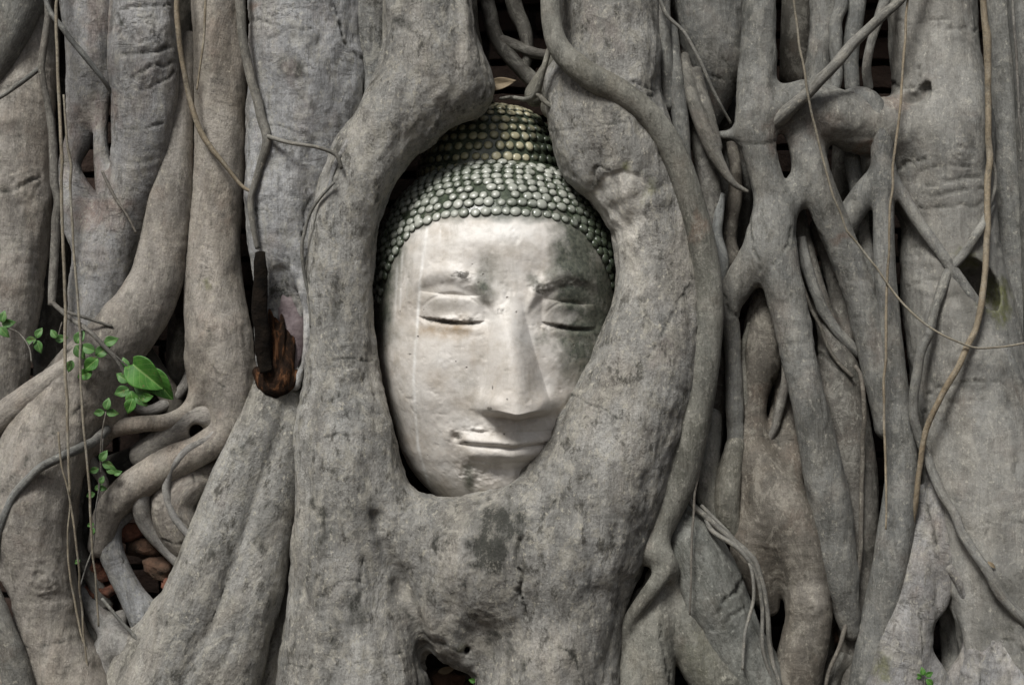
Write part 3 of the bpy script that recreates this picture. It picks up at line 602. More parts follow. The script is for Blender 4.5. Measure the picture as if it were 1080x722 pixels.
root('tree_root', 'broad right trunk with a mossy hole, fused by a gnarled branch to crossing forked roots',
     [[(799, -110, -6, 20), (799, -20, -4, 19), (800, 40, -2, 19), (799, 90, 0, 21), (797, 130, 2, 21), (803, 170, 4, 18), (812, 210, 6, 19), (818, 250, 8, 21), (824, 290, 10, 21), (834, 335, 12, 19), (845, 385, 14, 19), (856, 435, 16, 20), (866, 490, 16, 21), (877, 545, 14, 22), (886, 595, 12, 20), (893, 635, 8, 15), (897, 665, 2, 9)],
      [(797, 138, 0, 8), (775, 142, -4, 5), (758, 142, -10, 4)],
      [(808, 128, 2, 12), (830, 116, 6, 10), (852, 98, 8, 9)],
      [(860, 160, -12, 12), (846, 190, -4, 12), (832, 215, 2, 13), (816, 238, 4, 13)],
      [(812, 240, 6, 18), (796, 275, 2, 17), (780, 300, -2, 16), (768, 325, -6, 13), (771, 360, -8, 10), (774, 400, -10, 10), (776, 440, -10, 10), (776, 480, -12, 10), (770, 520, -12, 12)],
      [(836, 108, -4, 13), (844, 138, 0, 16), (856, 175, 4, 17), (872, 220, 4, 17), (890, 265, 2, 17), (906, 310, 0, 17), (918, 350, 0, 18), (928, 400, 0, 16), (936, 450, -2, 14)],
      [(818, 112, 2, 16), (840, 108, 4, 20), (866, 116, 2, 25), (890, 124, 0, 29), (912, 132, -4, 31), (938, 136, -6, 32), (965, 140, -12, 34), (995, 150, -28, 36)],
      [(968, 118, -16, 28), (966, 150, -14, 34), (978, 195, -20, 42)],
      [(985, -110, -40, 48), (982, -20, -38, 46), (984, 40, -36, 46), (990, 90, -30, 47), (996, 140, -20, 50), (1000, 190, -22, 48), (1003, 250, -22, 50), (1008, 310, -20, 56), (1018, 370, -18, 60), (1030, 440, -14, 64), (1040, 510, -10, 68), (1052, 580, -8, 70), (1068, 660, -8, 74), (1075, 800, -10, 80)],
      [(868, -110, -30, 16), (870, -20, -26, 16), (869, 30, -22, 16), (863, 70, -18, 15), (866, 100, -14, 14)]],
     BK['grey'], h=2.2, k=15, ring=.9, lump=1.0, upright=30,
     carve=[[(942, 100, 12, 7), (956, 104, 12, 9), (972, 102, 12, 9), (978, 92, 8, 6)], [(1020, 282, 32, 12), (1030, 303, 20, 21), (1036, 325, 16, 18)], [(1022, 300, 8, 14), (1036, 320, 4, 14)], [(994, 640, 26, 16), (992, 690, 18, 26)], [(994, 650, 0, 14), (992, 690, -6, 20)]],
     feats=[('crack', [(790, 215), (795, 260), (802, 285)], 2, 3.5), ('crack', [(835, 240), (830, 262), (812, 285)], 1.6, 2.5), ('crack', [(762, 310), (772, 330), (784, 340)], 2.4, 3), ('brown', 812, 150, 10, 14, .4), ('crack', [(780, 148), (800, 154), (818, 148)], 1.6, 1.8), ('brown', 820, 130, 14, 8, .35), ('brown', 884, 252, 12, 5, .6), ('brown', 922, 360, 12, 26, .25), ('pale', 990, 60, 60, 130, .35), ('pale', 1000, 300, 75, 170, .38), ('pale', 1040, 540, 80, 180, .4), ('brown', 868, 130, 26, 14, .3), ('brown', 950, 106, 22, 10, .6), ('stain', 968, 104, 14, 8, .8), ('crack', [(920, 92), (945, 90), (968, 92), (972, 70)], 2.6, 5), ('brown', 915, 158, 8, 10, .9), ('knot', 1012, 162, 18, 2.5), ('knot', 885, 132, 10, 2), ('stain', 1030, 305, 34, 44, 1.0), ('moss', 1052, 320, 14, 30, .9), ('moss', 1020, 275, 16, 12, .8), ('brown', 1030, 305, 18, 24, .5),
      ('crack', [(975, 195), (1000, 192), (1035, 188)], 2, 2.6), ('crack', [(970, 205), (1005, 203), (1040, 200)], 2, 2.6), ('crack', [(972, 180), (1000, 176), (1030, 178)], 1.8, 2.4), ('crack', [(965, 220), (1000, 217), (1040, 214)], 1.8, 2.2), ('crack', [(1000, 30), (1030, 32)], 2.2, 3),
      ('crack', [(945, 20), (960, 24), (1000, 22)], 1.6, 2), ('stain', 968, 262, 10, 4, .5), ('crack', [(960, 262), (970, 258), (968, 270)], 1.6, 2), ('crack', [(955, 300), (1000, 292)], 1.6, 2), ('crack', [(975, 415), (1020, 400), (1060, 402), (1076, 420)], 1.8, 3), ('crack', [(972, 436), (1000, 424), (1040, 420)], 1.6, 2),
      ('stain', 1060, 620, 26, 34, .7), ('stain', 1048, 660, 20, 30, .6), ('stain', 1052, 560, 8, 30, .4), ('crack', [(940, 185), (955, 172), (975, 168)], 2, 3), ('crack', [(1040, 500), (1044, 540), (1038, 575)], 1.6, 2.2), ('crack', [(1020, 560), (1050, 548), (1080, 552)], 1.5, 2),
      ('crack', [(1050, 700), (1056, 680), (1070, 676), (1080, 690)], 1.8, 3), ('knot', 1070, 600, 16, 2), ('stain', 1070, 470, 14, 20, .3)])
root('tree_root', 'slim root dropping from the top edge behind the straight thin root', [[(906, -110, -20, 11), (905, -20, -14, 10), (901, 25, -10, 9), (897, 60, -8, 9), (899, 92, -6, 8)],], BK['grey'], h=1.8)
root('tree_root', 'thin dark root curving beside the pocket of the gnarled branch', [[(945, -40, 2, 6), (932, 5, 8, 6), (920, 40, 10, 5), (914, 70, 8, 5), (916, 92, 4, 5)]], BK['grey'], h=1.5)
root('tree_root', 'shaded narrow column between the right trunk and the right edge', [[(1052, -110, -40, 16), (1054, 0, -34, 15), (1058, 90, -30, 15), (1061, 180, -28, 17), (1066, 260, -32, 17), (1078, 350, -36, 18), (1100, 480, -40, 20), (1120, 640, -40, 22), (1130, 800, -40, 24)]], BK['grey'])
root('tree_root', 'bluish root filling the top right corner', [[(1072, -110, -10, 16), (1078, -10, -8, 17), (1088, 80, -8, 18), (1094, 200, -14, 20), (1104, 330, -16, 24), (1125, 480, -14, 30), (1150, 640, -14, 34), (1165, 800, -14, 38)]], BK['grey'])
tube('tree_root', 'knobbly tan stem hanging in front of the right trunk and trailing down its left side', [[(1037, -60, 26, 3.3), (1037, 10, 26, 3.3), (1041, 40, 26, 4.1), (1041, 80, 24, 3.5), (1043, 150, 26, 3.5), (1042, 215, 30, 3.4), (1041, 262, 36, 3.3), (1038, 300, 44, 3.3), (1029, 345, 50, 3.3), (1012, 385, 52, 3.3), (992, 420, 48, 3.3), (976, 455, 38, 3.1), (969, 495, 30, 3.0), (966, 530, 24, 2.8), (962, 560, 12, 2.5)]], BK['liana'])
tube('tree_root', 'slender grey root weaving down the left face of the right trunk', [[(1046, 215, 10, 4), (1036, 240, 30, 5), (1016, 268, 30, 5), (998, 292, 28, 5.5), (988, 318, 32, 5), (979, 350, 36, 5), (968, 385, 32, 5), (963, 430, 26, 5), (968, 460, 24, 5), (978, 485, 26, 5), (995, 522, 36, 5), (1015, 560, 48, 5), (1038, 596, 60, 5.5), (1058, 628, 66, 6), (1078, 650, 66, 6.5), (1110, 676, 60, 7)]], BK['grey'])
root('tree_root', 'gnarled foot root with a curled lip over a dark hollow at bottom right',
     [[(968, 520, 0, 9), (970, 560, 4, 14), (968, 600, 8, 20), (962, 640, 10, 24), (950, 685, 12, 30), (940, 740, 10, 38), (935, 800, 6, 44)],
      [(990, 490, 6, 12), (990, 540, 12, 15), (996, 585, 16, 14), (998, 612, 18, 9), (992, 638, 18, 7), (978, 650, 18, 8)],
      [(962, 650, 16, 14), (970, 684, 20, 11), (984, 712, 20, 14), (996, 750, 18, 20), (1000, 800, 14, 24)]],
     BK['pale'], h=2.0, k=8, feats=[('crack', [(978, 532), (984, 560), (986, 590)], 2, 4), ('crack', [(972, 640), (970, 670), (976, 690)], 1.6, 2.5), ('moss', 925, 700, 14, 20, .6), ('stain', 990, 660, 16, 20, .3)])
root('tree_root', 'sickle shaped root forming the right rim of the dark hollow at bottom right',
     [[(1000, 598, 24, 6), (1010, 606, 28, 8), (1021, 630, 30, 9), (1026, 660, 28, 8), (1020, 690, 24, 8), (1006, 715, 20, 9), (996, 750, 18, 12)],
      [(1020, 560, 20, 16), (1028, 600, 20, 14), (1034, 640, 18, 12)]], BK['pale'], h=1.8, k=6)
root('tree_root', 'lower wrinkled lobe of the right trunk spreading over the bottom right corner',
     [[(1056, 676, 34, 24), (1062, 720, 34, 36), (1070, 800, 30, 46)], [(1034, 690, 26, 20), (1036, 740, 26, 28), (1040, 800, 22, 34)]], BK['pale'], ring=1.5, feats=[('crack', [(1052, 700), (1060, 690), (1064, 722)], 2, 4), ('crack', [(1030, 690), (1034, 722)], 2, 3)])
# mid right, behind
root('tree_root', 'brownish root seen through the gap under the crossing of the forked trunk',
     [[(812, 300, -34, 14), (806, 340, -26, 20), (803, 380, -24, 20), (794, 420, -24, 15), (792, 455, -22, 18), (802, 495, -14, 26), (822, 535, -4, 34), (842, 575, 2, 32), (852, 620, 4, 26), (852, 665, 4, 25), (838, 715, 2, 27), (830, 790, -2, 30)],
      [(808, 530, -10, 28), (795, 570, -8, 26), (802, 610, -10, 20), (812, 640, -14, 10)],
      [(830, 400, -38, 12), (826, 440, -30, 14), (832, 490, -20, 20)]],
     BK['brown'], h=2.2, k=12, feats=[('knot', 852, 640, 16, 1.6), ('pale', 850, 625, 18, 20, .35), ('crack', [(818, 400), (812, 440), (822, 470)], 2, 3)])
root('tree_root', 'shadowed brown root behind the slanting cylindrical root',
     [[(842, 225, -40, 8), (850, 265, -30, 9), (862, 310, -26, 10), (876, 355, -26, 14), (884, 400, -24, 24), (890, 450, -18, 28), (896, 510, -16, 28), (902, 580, -18, 24), (904, 650, -20, 20), (900, 720, -22, 20), (896, 790, -24, 22)],
      [(868, 240, -50, 14), (885, 290, -44, 14), (900, 350, -36, 18)]], BK['brown'], h=2.3, feats=[('stain', 905, 400, 10, 20, .5), ('crack', [(860, 372), (880, 385), (895, 400)], 1.8, 3)])
root('tree_root', 'dim slender root just left of the stout root with a diagonal crack', [[(752, 440, -22, 10), (747, 485, -16, 12), (746, 525, -12, 12), (758, 560, -14, 9)]], BK['olive'], h=1.8)
root('tree_root', 'smooth teardrop root below the left leg of the forked trunk', [[(776, 470, -8, 11), (768, 510, -4, 14), (768, 540, -2, 13), (776, 566, -6, 9)]], BK['olive'], h=1.8)
root('tree_root', 'stout mottled root with a diagonal crack beneath the trailing wiry roots',
     [[(705, 525, -10, 14), (716, 550, -6, 26), (730, 585, -2, 36), (748, 630, 0, 38), (768, 675, 0, 36), (795, 730, -4, 40), (805, 800, -6, 44)]], BK['olive'], feats=[('crack', [(787, 598), (778, 622), (762, 634), (760, 648)], 2.6, 5), ('crack', [(790, 640), (772, 648), (768, 658)], 2, 3.5), ('crack', [(752, 665), (780, 660)], 1.6, 2), ('stain', 735, 580, 26, 20, .2)])
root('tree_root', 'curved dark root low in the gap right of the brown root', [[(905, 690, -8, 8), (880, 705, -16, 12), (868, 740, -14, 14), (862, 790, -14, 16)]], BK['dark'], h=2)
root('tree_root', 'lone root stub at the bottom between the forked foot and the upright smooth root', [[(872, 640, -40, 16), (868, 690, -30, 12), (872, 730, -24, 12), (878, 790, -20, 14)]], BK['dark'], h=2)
# upper-centre dark gap roots
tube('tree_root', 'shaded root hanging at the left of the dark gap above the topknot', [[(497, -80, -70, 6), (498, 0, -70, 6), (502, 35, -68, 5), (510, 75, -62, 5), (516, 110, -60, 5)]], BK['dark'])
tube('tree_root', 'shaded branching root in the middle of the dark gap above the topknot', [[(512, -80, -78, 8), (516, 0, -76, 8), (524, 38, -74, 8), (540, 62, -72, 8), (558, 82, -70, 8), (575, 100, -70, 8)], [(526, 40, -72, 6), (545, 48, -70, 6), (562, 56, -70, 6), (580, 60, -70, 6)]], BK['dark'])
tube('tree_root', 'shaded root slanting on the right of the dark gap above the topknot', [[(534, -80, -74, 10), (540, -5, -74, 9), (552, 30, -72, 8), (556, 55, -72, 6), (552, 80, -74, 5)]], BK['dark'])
root('tree_root', 'brown fluted root tucked between the snaking root and the topknot', [[(566, 100, -40, 14), (580, 76, -26, 12), (592, 56, -10, 12), (606, 40, 0, 12)], [(584, 112, -14, 14), (590, 90, -2, 14), (600, 70, 8, 14)]], BK['olive'], h=1.7, k=3)
tube('tree_root', 'wiry forked rootlet resting on top of the topknot', [[(590, 30, 40, 2.5), (580, 52, 38, 3), (573, 75, 34, 3.2), (567, 98, 22, 3.2), (556, 105, -6, 2.8), (540, 103, -24, 2), (528, 104, -40, 1.6)], [(567, 98, 22, 3), (575, 108, 22, 2.6), (586, 116, 20, 2)]], BK['olive'], lump=.5)
root('overhead_light_blocker', 'added unseen trunk-like mass above the hanging roots, blocking overhead light from the gaps',
     [[(-260, -230, -150, 120), (100, -215, -160, 125), (500, -225, -165, 130), (900, -215, -160, 125), (1340, -235, -150, 120)]], BK['dark'], h=9, cat='light blocker', group=None)  # trunk-like mass added out of view so overhead light stays off the gaps
for lb, pts, r_, mt in [
 ('thin root hugging the brown creased root from behind at upper right', [(726, 190, -16, 4), (736, 225, -12, 5), (748, 262, -10, 5), (752, 300, -12, 5), (746, 350, -16, 5), (742, 400, -20, 5)], 1, 'olive'),
 ('thin wavy root between the snaking root and the crossing left leg', [(760, 205, -22, 5), (756, 240, -14, 6), (764, 275, -8, 6), (760, 302, -8, 6), (752, 330, -14, 5)], 1, 'grey'),
 ('slender dark root seen through the window left of the forked trunk', [(772, 150, -50, 6), (776, 200, -44, 7), (768, 250, -40, 8), (778, 290, -44, 8)], 1, 'brown'),
 ('thin root following the left flank of the brownish teardrop root', [(790, 340, -18, 3), (782, 375, -16, 4), (786, 412, -14, 4), (786, 455, -16, 5), (780, 500, -20, 6)], 1, 'olive'),
 ('thin dark root right of the teardrop shaped brown root', [(838, 300, -20, 3), (832, 345, -18, 4), (830, 390, -14, 5), (822, 430, -12, 5), (812, 462, -12, 4), (800, 485, -14, 3)], 1, 'brown'),
 ('slim bent root behind the slanting cylindrical root near its middle', [(846, 250, -16, 5), (852, 285, -12, 6), (866, 325, -12, 6), (884, 352, -14, 6), (908, 372, -16, 6)], 1, 'grey'),
 ('slim root climbing behind the upright smooth root to the gnarled branch', [(898, 165, -30, 8), (904, 205, -26, 8), (912, 255, -24, 8), (921, 300, -20, 8), (926, 350, -18, 8)], 1, 'grey'),
 ('pencil thin root crossing the gap above the lower red brick shards', [(772, 520, -14, 3), (786, 532, -14, 3), (800, 545, -16, 3), (812, 540, -18, 3)], 1, 'dark'),
 ('thin root looping around the right side of the knobbly bulging root', [(246, 486, 8, 5), (232, 506, 12, 5), (225, 535, 12, 4.5), (222, 565, 8, 4.5), (214, 592, 4, 4)], 1, 'left'),
 ('slim root in the shadow left of the low leaf cluster', [(62, 452, -10, 5), (84, 470, 6, 6), (104, 500, 10, 6), (108, 535, 2, 6), (100, 570, -10, 6)], 1, 'left'),
 ('short bowed root at the left of the brick filled gap', [(96, 492, -14, 7), (80, 530, -6, 8), (84, 575, -4, 8), (100, 612, -4, 8), (112, 640, -6, 8)], 1, 'brown'),
 ('thin root bridging the looping branch and the knobbly bulging root', [(232, 452, 16, 4), (208, 468, 24, 4.5), (188, 486, 30, 4.5), (176, 510, 26, 4.5), (182, 540, 26, 4), (200, 566, 22, 3.5), (214, 590, 12, 3)], 1, 'left'),
 ('fine root crossing over the wide pale trunk root beside its knot scar', [(392, 118, 4, 3), (372, 140, 30, 3), (356, 170, 34, 2.6), (346, 200, 34, 2.4), (338, 240, 28, 2.2)], 1, 'pale'),
 ('dark root lying behind the heart-shaped leaves', [(150, 372, -24, 12), (168, 400, -20, 12), (184, 430, -20, 12), (190, 455, -24, 12)], 1, 'dark'),
 ('thin root curling below the climber toward the dark lower left gap', [(206, 385, -50, 5), (190, 412, -20, 6), (160, 432, -6, 6), (140, 428, -10, 6), (122, 418, -16, 5)], 1, 'left'),
 ('slender root slanting between the two bottom left feet', [(70, 612, -20, 6), (84, 650, -10, 7), (92, 690, 0, 7), (96, 730, 4, 8), (98, 790, 4, 9)], 1, 'left'),
 ('thin root pressed into the seam beside the dark pocket at upper right', [(884, -60, -8, 7), (886, 0, -6, 7), (882, 40, -6, 7), (884, 78, -4, 6), (878, 104, -4, 6)], 1, 'grey'),
 ('fine root running down the seam between the right trunk and the shaded column', [(1040, 330, 6, 4), (1058, 380, 20, 4), (1072, 430, 30, 4), (1086, 480, 36, 4)], 1, 'grey'),
]: tube('tree_root', lb, [pts], BK[mt], lump=1.1)
# deep fillers that show through gaps
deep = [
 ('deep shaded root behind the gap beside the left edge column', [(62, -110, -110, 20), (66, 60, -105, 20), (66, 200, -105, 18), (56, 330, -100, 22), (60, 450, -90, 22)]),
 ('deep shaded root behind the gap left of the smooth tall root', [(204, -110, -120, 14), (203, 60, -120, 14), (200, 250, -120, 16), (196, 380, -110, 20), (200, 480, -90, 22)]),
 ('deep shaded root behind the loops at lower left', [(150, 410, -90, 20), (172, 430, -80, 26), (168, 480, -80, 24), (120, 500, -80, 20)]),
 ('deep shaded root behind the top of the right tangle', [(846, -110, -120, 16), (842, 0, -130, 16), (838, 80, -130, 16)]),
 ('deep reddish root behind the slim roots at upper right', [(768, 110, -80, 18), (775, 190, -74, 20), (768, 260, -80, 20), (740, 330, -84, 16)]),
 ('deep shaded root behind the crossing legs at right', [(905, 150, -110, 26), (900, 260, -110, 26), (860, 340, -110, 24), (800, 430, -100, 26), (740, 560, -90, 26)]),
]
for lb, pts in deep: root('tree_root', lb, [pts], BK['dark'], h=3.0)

# --------------------------------------------------------------- rootlets, strings
tube('tree_root', 'round thin root running down the left edge of the pale trunk', [[(250, -60, 30, 5), (252, 0, 32, 5), (257, 45, 34, 5), (266, 85, 34, 5), (275, 120, 34, 5.2), (281, 148, 32, 5), (273, 178, 28, 4), (265, 208, 26, 3.6), (266, 235, 26, 3.2), (272, 262, 18, 2.4)]], BK['grey'], lump=.5)
tube('rootlet', 'wiry rootlet stretched across the pale trunk like a tie', [[(282, 144, 36, 2.4), (300, 149, 46, 2.2), (325, 154, 50, 2), (350, 160, 46, 2.2), (357, 166, 46, 2.2), (361, 178, 44, 1.8)]], BK['grey'], cat='rootlet', lump=.5, seg=8)
tube('rootlet', 'fine rootlet tracing a curve down the seam left of the thick trunk', [[(352, 192, 44, 1.6), (335, 212, 38, 1.8), (323, 235, 32, 1.8), (319, 262, 28, 1.8), (322, 292, 24, 1.7), (327, 318, 26, 1.5), (328, 345, 24, 1.4)]], BK['grey'], cat='rootlet', lump=.5, seg=8)
tube('rootlet', 'brown wiry rootlet slanting across the smooth tall root at upper left', [[(184, -40, 26, 3), (188, 20, 26, 3), (193, 65, 24, 2.8), (202, 112, 24, 3), (214, 145, 22, 3.2), (236, 172, 20, 2.4), (254, 194, 18, 2), (266, 202, 20, 1.6)]], BK['liana'], cat='rootlet', seg=8)
tube('rootlet', 'straw coloured rootlet dangling in front of the smooth tall root', [[(218, -40, 30, 1.4), (217, 20, 30, 1.4), (213, 60, 30, 1.2), (208, 95, 28, .9)]], BK['liana'], cat='rootlet', seg=8)
tube('rootlet', 'stiff brown stem standing upright between the two leftmost columns', [[(46, -60, 20, 3.5), (50, 20, 22, 3.6), (44, 60, 24, 4), (46, 85, 24, 3.6), (52, 120, 24, 4.2), (57, 180, 24, 4.6), (60, 240, 24, 4.6), (57, 285, 24, 4.8), (55, 322, 28, 4)]], BK['brown'], cat='rootlet', seg=10)
tube('rootlet', 'dark thin root crossing diagonally over the scarred root at top left', [[(44, -30, 30, 2.6), (52, 10, 32, 2.8), (72, 38, 30, 3), (92, 62, 26, 3), (108, 84, 18, 2.6), (118, 100, 6, 2)]], BK['grey'], cat='rootlet', seg=8)
tube('rootlet', 'short thin twig reaching in from the left edge near the top', [[(-20, 112, 16, 2), (2, 101, 18, 2.4), (20, 88, 20, 2.6), (42, 72, 24, 2.8)]], BK['grey'], cat='rootlet', seg=8)
tube('rootlet', 'thin dark rootlet slanting over the rusty brown patch at left', [[(108, 180, 10, 1.6), (120, 205, 14, 1.5), (135, 228, 14, 1.4), (144, 246, 10, 1.2)]], BK['brown'], cat='rootlet', seg=8)
tube('hanging_string', 'straw coloured string-like aerial root hanging nearest the left edge', [[(59, -40, 50, 1.6), (61, 60, 52, 1.8), (65, 160, 56, 1.8), (67, 260, 60, 1.8), (69, 360, 70, 1.8), (71, 440, 84, 1.6), (73, 520, 84, 1.3)]], BK['liana'], cat='aerial root', group='string-like aerial roots hanging at left', seg=8, step=5)
tube('hanging_string', 'long string-like aerial root hanging past the green leaves', [[(66, 100, 50, 1.2), (74, 180, 54, 1.5), (78, 260, 58, 1.4), (84, 340, 64, 1.5), (88, 440, 74, 1.4), (94, 520, 70, 1.4), (100, 600, 60, 1.2), (104, 660, 56, 1)]], BK['liana'], cat='aerial root', group='string-like aerial roots hanging at left', seg=8, step=5)
tube('hanging_string', 'dangling brown strand ending in the gap at lower left', [[(62, 455, 86, 1), (66, 490, 84, 1.2), (76, 540, 76, 1.2), (82, 590, 66, 1.2), (86, 640, 50, 1.2), (92, 700, 40, 1), (96, 740, 36, 1)]], BK['liana'], cat='aerial root', group='string-like aerial roots hanging at left', seg=8, step=5)
tube('hanging_string', 'golden string-like aerial root trailing from the top over the slanting cylindrical root', [[(834, -40, 44, 1.2), (839, 20, 44, 1.3), (848, 75, 46, 1.3), (858, 130, 46, 1.3), (874, 190, 44, 1.2), (890, 236, 42, 1.2), (905, 256, 40, 1.2), (930, 290, 40, 1.2), (955, 322, 44, 1.2), (985, 348, 52, 1.1), (1020, 364, 58, 1.1), (1055, 365, 60, 1.1), (1095, 358, 60, 1.1)]], BK['liana'], cat='aerial root', seg=8, step=5, group='string-like aerial roots hanging at right')
tube('hanging_string', 'straight pale string-like aerial root hanging before the upright smooth root', [[(958, -40, 30, 1.2), (955, 30, 32, 1.3), (949, 110, 36, 1.4), (941, 190, 40, 1.4), (938, 260, 38, 1.3), (935, 330, 38, 1.4), (933, 420, 36, 1.4), (934, 500, 38, 1.3), (934, 558, 40, 1)]], BK['liana'], cat='aerial root', seg=8, step=5, group='string-like aerial roots hanging at right')
tube('hanging_string', 'dark brown strand hanging between the crossing leg and the upright smooth root', [[(902, 385, 14, 2), (909, 400, 18, 2.4), (911, 450, 18, 2.6), (909, 520, 16, 2.6), (906, 590, 16, 2.5), (896, 645, 14, 2.5), (888, 675, 12, 2.5), (874, 710, 10, 2.2), (866, 740, 8, 2)]], BK['brown'], cat='aerial root', seg=8, step=5, group='string-like aerial roots hanging at right')
tube('rootlet', 'thin reddish stem at the far right edge', [[(1066, -40, 20, 1.5), (1070, 40, 20, 1.5), (1074, 100, 18, 1.4), (1078, 170, 16, 1.3)]], BK['brown'], cat='rootlet', seg=8)
tube('rootlet', 'wiry rootlet lying over the wedge shaped root at upper right', [[(694, -20, 22, 2.2), (702, 12, 22, 2.2), (722, 35, 20, 2), (738, 62, 20, 2), (750, 90, 16, 1.8), (762, 115, 8, 1.6), (770, 130, 0, 1.3)]], BK['grey'], cat='rootlet', seg=8)
tube('rootlet', 'rootlet bundle trailing over the stout mottled root at lower right', [
     [(722, 512, 22, 3), (728, 530, 22, 3.2), (744, 545, 24, 3.4), (765, 562, 30, 3.6), (785, 580, 34, 3.6), (800, 602, 34, 3.4), (808, 630, 32, 3), (811, 665, 30, 2.8), (815, 695, 28, 2.6), (823, 724, 26, 2.4), (826, 760, 20, 2)],
     [(745, 546, 22, 2.6), (752, 560, 28, 2.6), (778, 578, 36, 2.6), (796, 604, 36, 2.4), (804, 640, 34, 2.2), (806, 690, 32, 2), (820, 726, 28, 2)],
     [(740, 532, 16, 2), (760, 552, 26, 2), (782, 578, 34, 2), (792, 600, 38, 2), (794, 632, 38, 2), (786, 668, 40, 1.8), (784, 706, 42, 1.6)],
     [(735, 480, 6, 2.2), (734, 505, 14, 2.2), (730, 525, 20, 2.4)]], BK['grey'], cat='rootlet', seg=8)
tube('rootlet', 'single straight thread hanging in front of the stout mottled root', [[(738, 486, 30, 1.2), (732, 530, 34, 1.3), (729, 590, 44, 1.2), (727, 648, 46, 1)]], BK['brown'], cat='rootlet', seg=8)
tube('rootlet', 'rootlet threading the seam between the slender roots at middle right', [[(846, 300, -6, 2), (862, 340, -4, 2), (880, 375, -2, 2), (900, 398, 4, 2.2)]], BK['dark'], cat='rootlet', seg=8)
tube('rootlet', 'dark twig lying across the low twisted root at bottom left', [[(108, 630, 24, 1.6), (128, 655, 28, 2), (150, 680, 34, 2.2), (172, 700, 40, 1.8)]], BK['grey'], cat='rootlet', seg=8)
tube('rootlet', 'pale curved sprig standing in the gap at bottom left', [[(74, 520, 50, .8), (72, 560, 50, 1), (74, 610, 44, 1.2), (84, 660, 34, 1.2), (95, 700, 30, 1)], ], BK['liana'], cat='rootlet', seg=8)
tube('rootlet', 'wavy thin stem climbing the upper edge of the right trunk', [[(1044, 160, 16, 1.8), (1050, 180, 18, 2), (1048, 205, 20, 2), (1040, 228, 22, 1.8), (1030, 244, 24, 1.6)]], BK['grey'], cat='rootlet', seg=8)

# --------------------------------------------------------------- the stone head
HF = -78   # depth of the head's centre
def stone_mat():
    M = NT('weathered_stucco'); tc = M.n('ShaderNodeTexCoord').outputs['Object']
    a = M.noise(tc, 7, 5, .6); b = M.noise(tc, 34, 6, .7); c = M.noise(tc, 150, 4, .7)
    col = M.mix(M.ramp(a, [(.32, 0.), (.68, 1.)]), (.50, .475, .440), (.67, .65, .615))
    col = M.mix(M.math('MULTIPLY', M.ramp(b, [(.5, 0.), (.72, 1.)]), .45), col, (.40, .365, .31))
    br = M.attr('brown'); mo = M.attr('moss'); wh = M.attr('pale'); st = M.attr('stain')
    bm = M.math('MULTIPLY', br, M.ramp(b, [(.3, .45), (.65, 1.)])); col = M.mix(bm, col, (.26, .19, .115))
    mm = M.math('ADD', mo, M.math('MULTIPLY', M.math('SUBTRACT', b, .5), M.math('MULTIPLY', mo, 2.2)))
    col = M.mix(M.ramp(mm, [(.12, 0.), (.45, .55), (.95, .97)]), col, M.mix(M.ramp(c, [(.4, 0.), (.6, 1.)]), (.040, .047, .036), (.095, .102, .078)))
    col = M.mix(M.math('MULTIPLY', M.ramp(M.math('ADD', st, M.math('MULTIPLY', M.math('SUBTRACT', c, .5), M.math('MULTIPLY', st, 2.5))), [(.3, 0.), (.6, 1.)]), .85), col, (.07, .065, .055))
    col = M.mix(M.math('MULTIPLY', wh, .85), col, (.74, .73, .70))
    g1 = M.noise(tc, 16, 8, .72, .6); col = M.mix(M.ramp(g1, [(.52, 0.), (.68, .42)]), col, (.26, .235, .19))
    g2 = M.noise(M.map(tc, (26, 26, 7), (3, 3, 3)), 1, 6, .7); col = M.mix(M.ramp(g2, [(.54, 0.), (.68, .4)]), col, (.25, .235, .20))
    # sparse pits
    v = M.n('ShaderNodeTexVoronoi'); v.inputs['Scale'].default_value = 55; M.l(tc, v.inputs['Vector'])
    pit = M.math('MULTIPLY', M.ramp(v.outputs['Distance'], [(.06, 1.), (.11, 0.)]), M.ramp(M.noise(tc, 9, 2), [(.56, 0.), (.62, 1.)]))
    col = M.mix(M.math('MULTIPLY', pit, .6), col, (.13, .11, .09))
    M.l(col, M.b.inputs['Base Color'])
    M.l(M.ramp(b, [(.3, .40), (.7, .66)]), M.b.inputs['Roughness']); M.b.inputs['Specular IOR Level'].default_value = .36
    n = M.bump(b, .0022, .35); n = M.bump(c, .0010, .55, n); n = M.bump(M.math('MULTIPLY', pit, -1.), .0012, 1, n); M.l(n, M.b.inputs['Normal'])
    return M.m
def curl_mat(name, hi, hi2):
    M = NT(name); tc = M.n('ShaderNodeTexCoord').outputs['Object']
    b = M.noise(tc, 40, 5, .7); c = M.noise(tc, 120, 4, .7); d = M.noise(tc, 9, 3, .6)
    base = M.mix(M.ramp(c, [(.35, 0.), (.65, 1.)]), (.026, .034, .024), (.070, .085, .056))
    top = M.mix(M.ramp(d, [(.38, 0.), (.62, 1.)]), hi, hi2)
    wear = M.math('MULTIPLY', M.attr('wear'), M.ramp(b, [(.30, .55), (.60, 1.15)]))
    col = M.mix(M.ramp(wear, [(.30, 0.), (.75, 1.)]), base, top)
    M.l(col, M.b.inputs['Base Color']); M.l(M.ramp(b, [(.3, .16), (.7, .38)]), M.b.inputs['Roughness'])
    n = M.bump(b, .0022, .6); n = M.bump(c, .0008, .6, n); M.l(n, M.b.inputs['Normal']); return M.m
stone_m = stone_mat(); curl_m = curl_mat('mossy_stone_curls', (.22, .235, .20), (.37, .38, .335)); knot_m = curl_mat('mossy_topknot_curls', (.25, .24, .145), (.40, .37, .25))
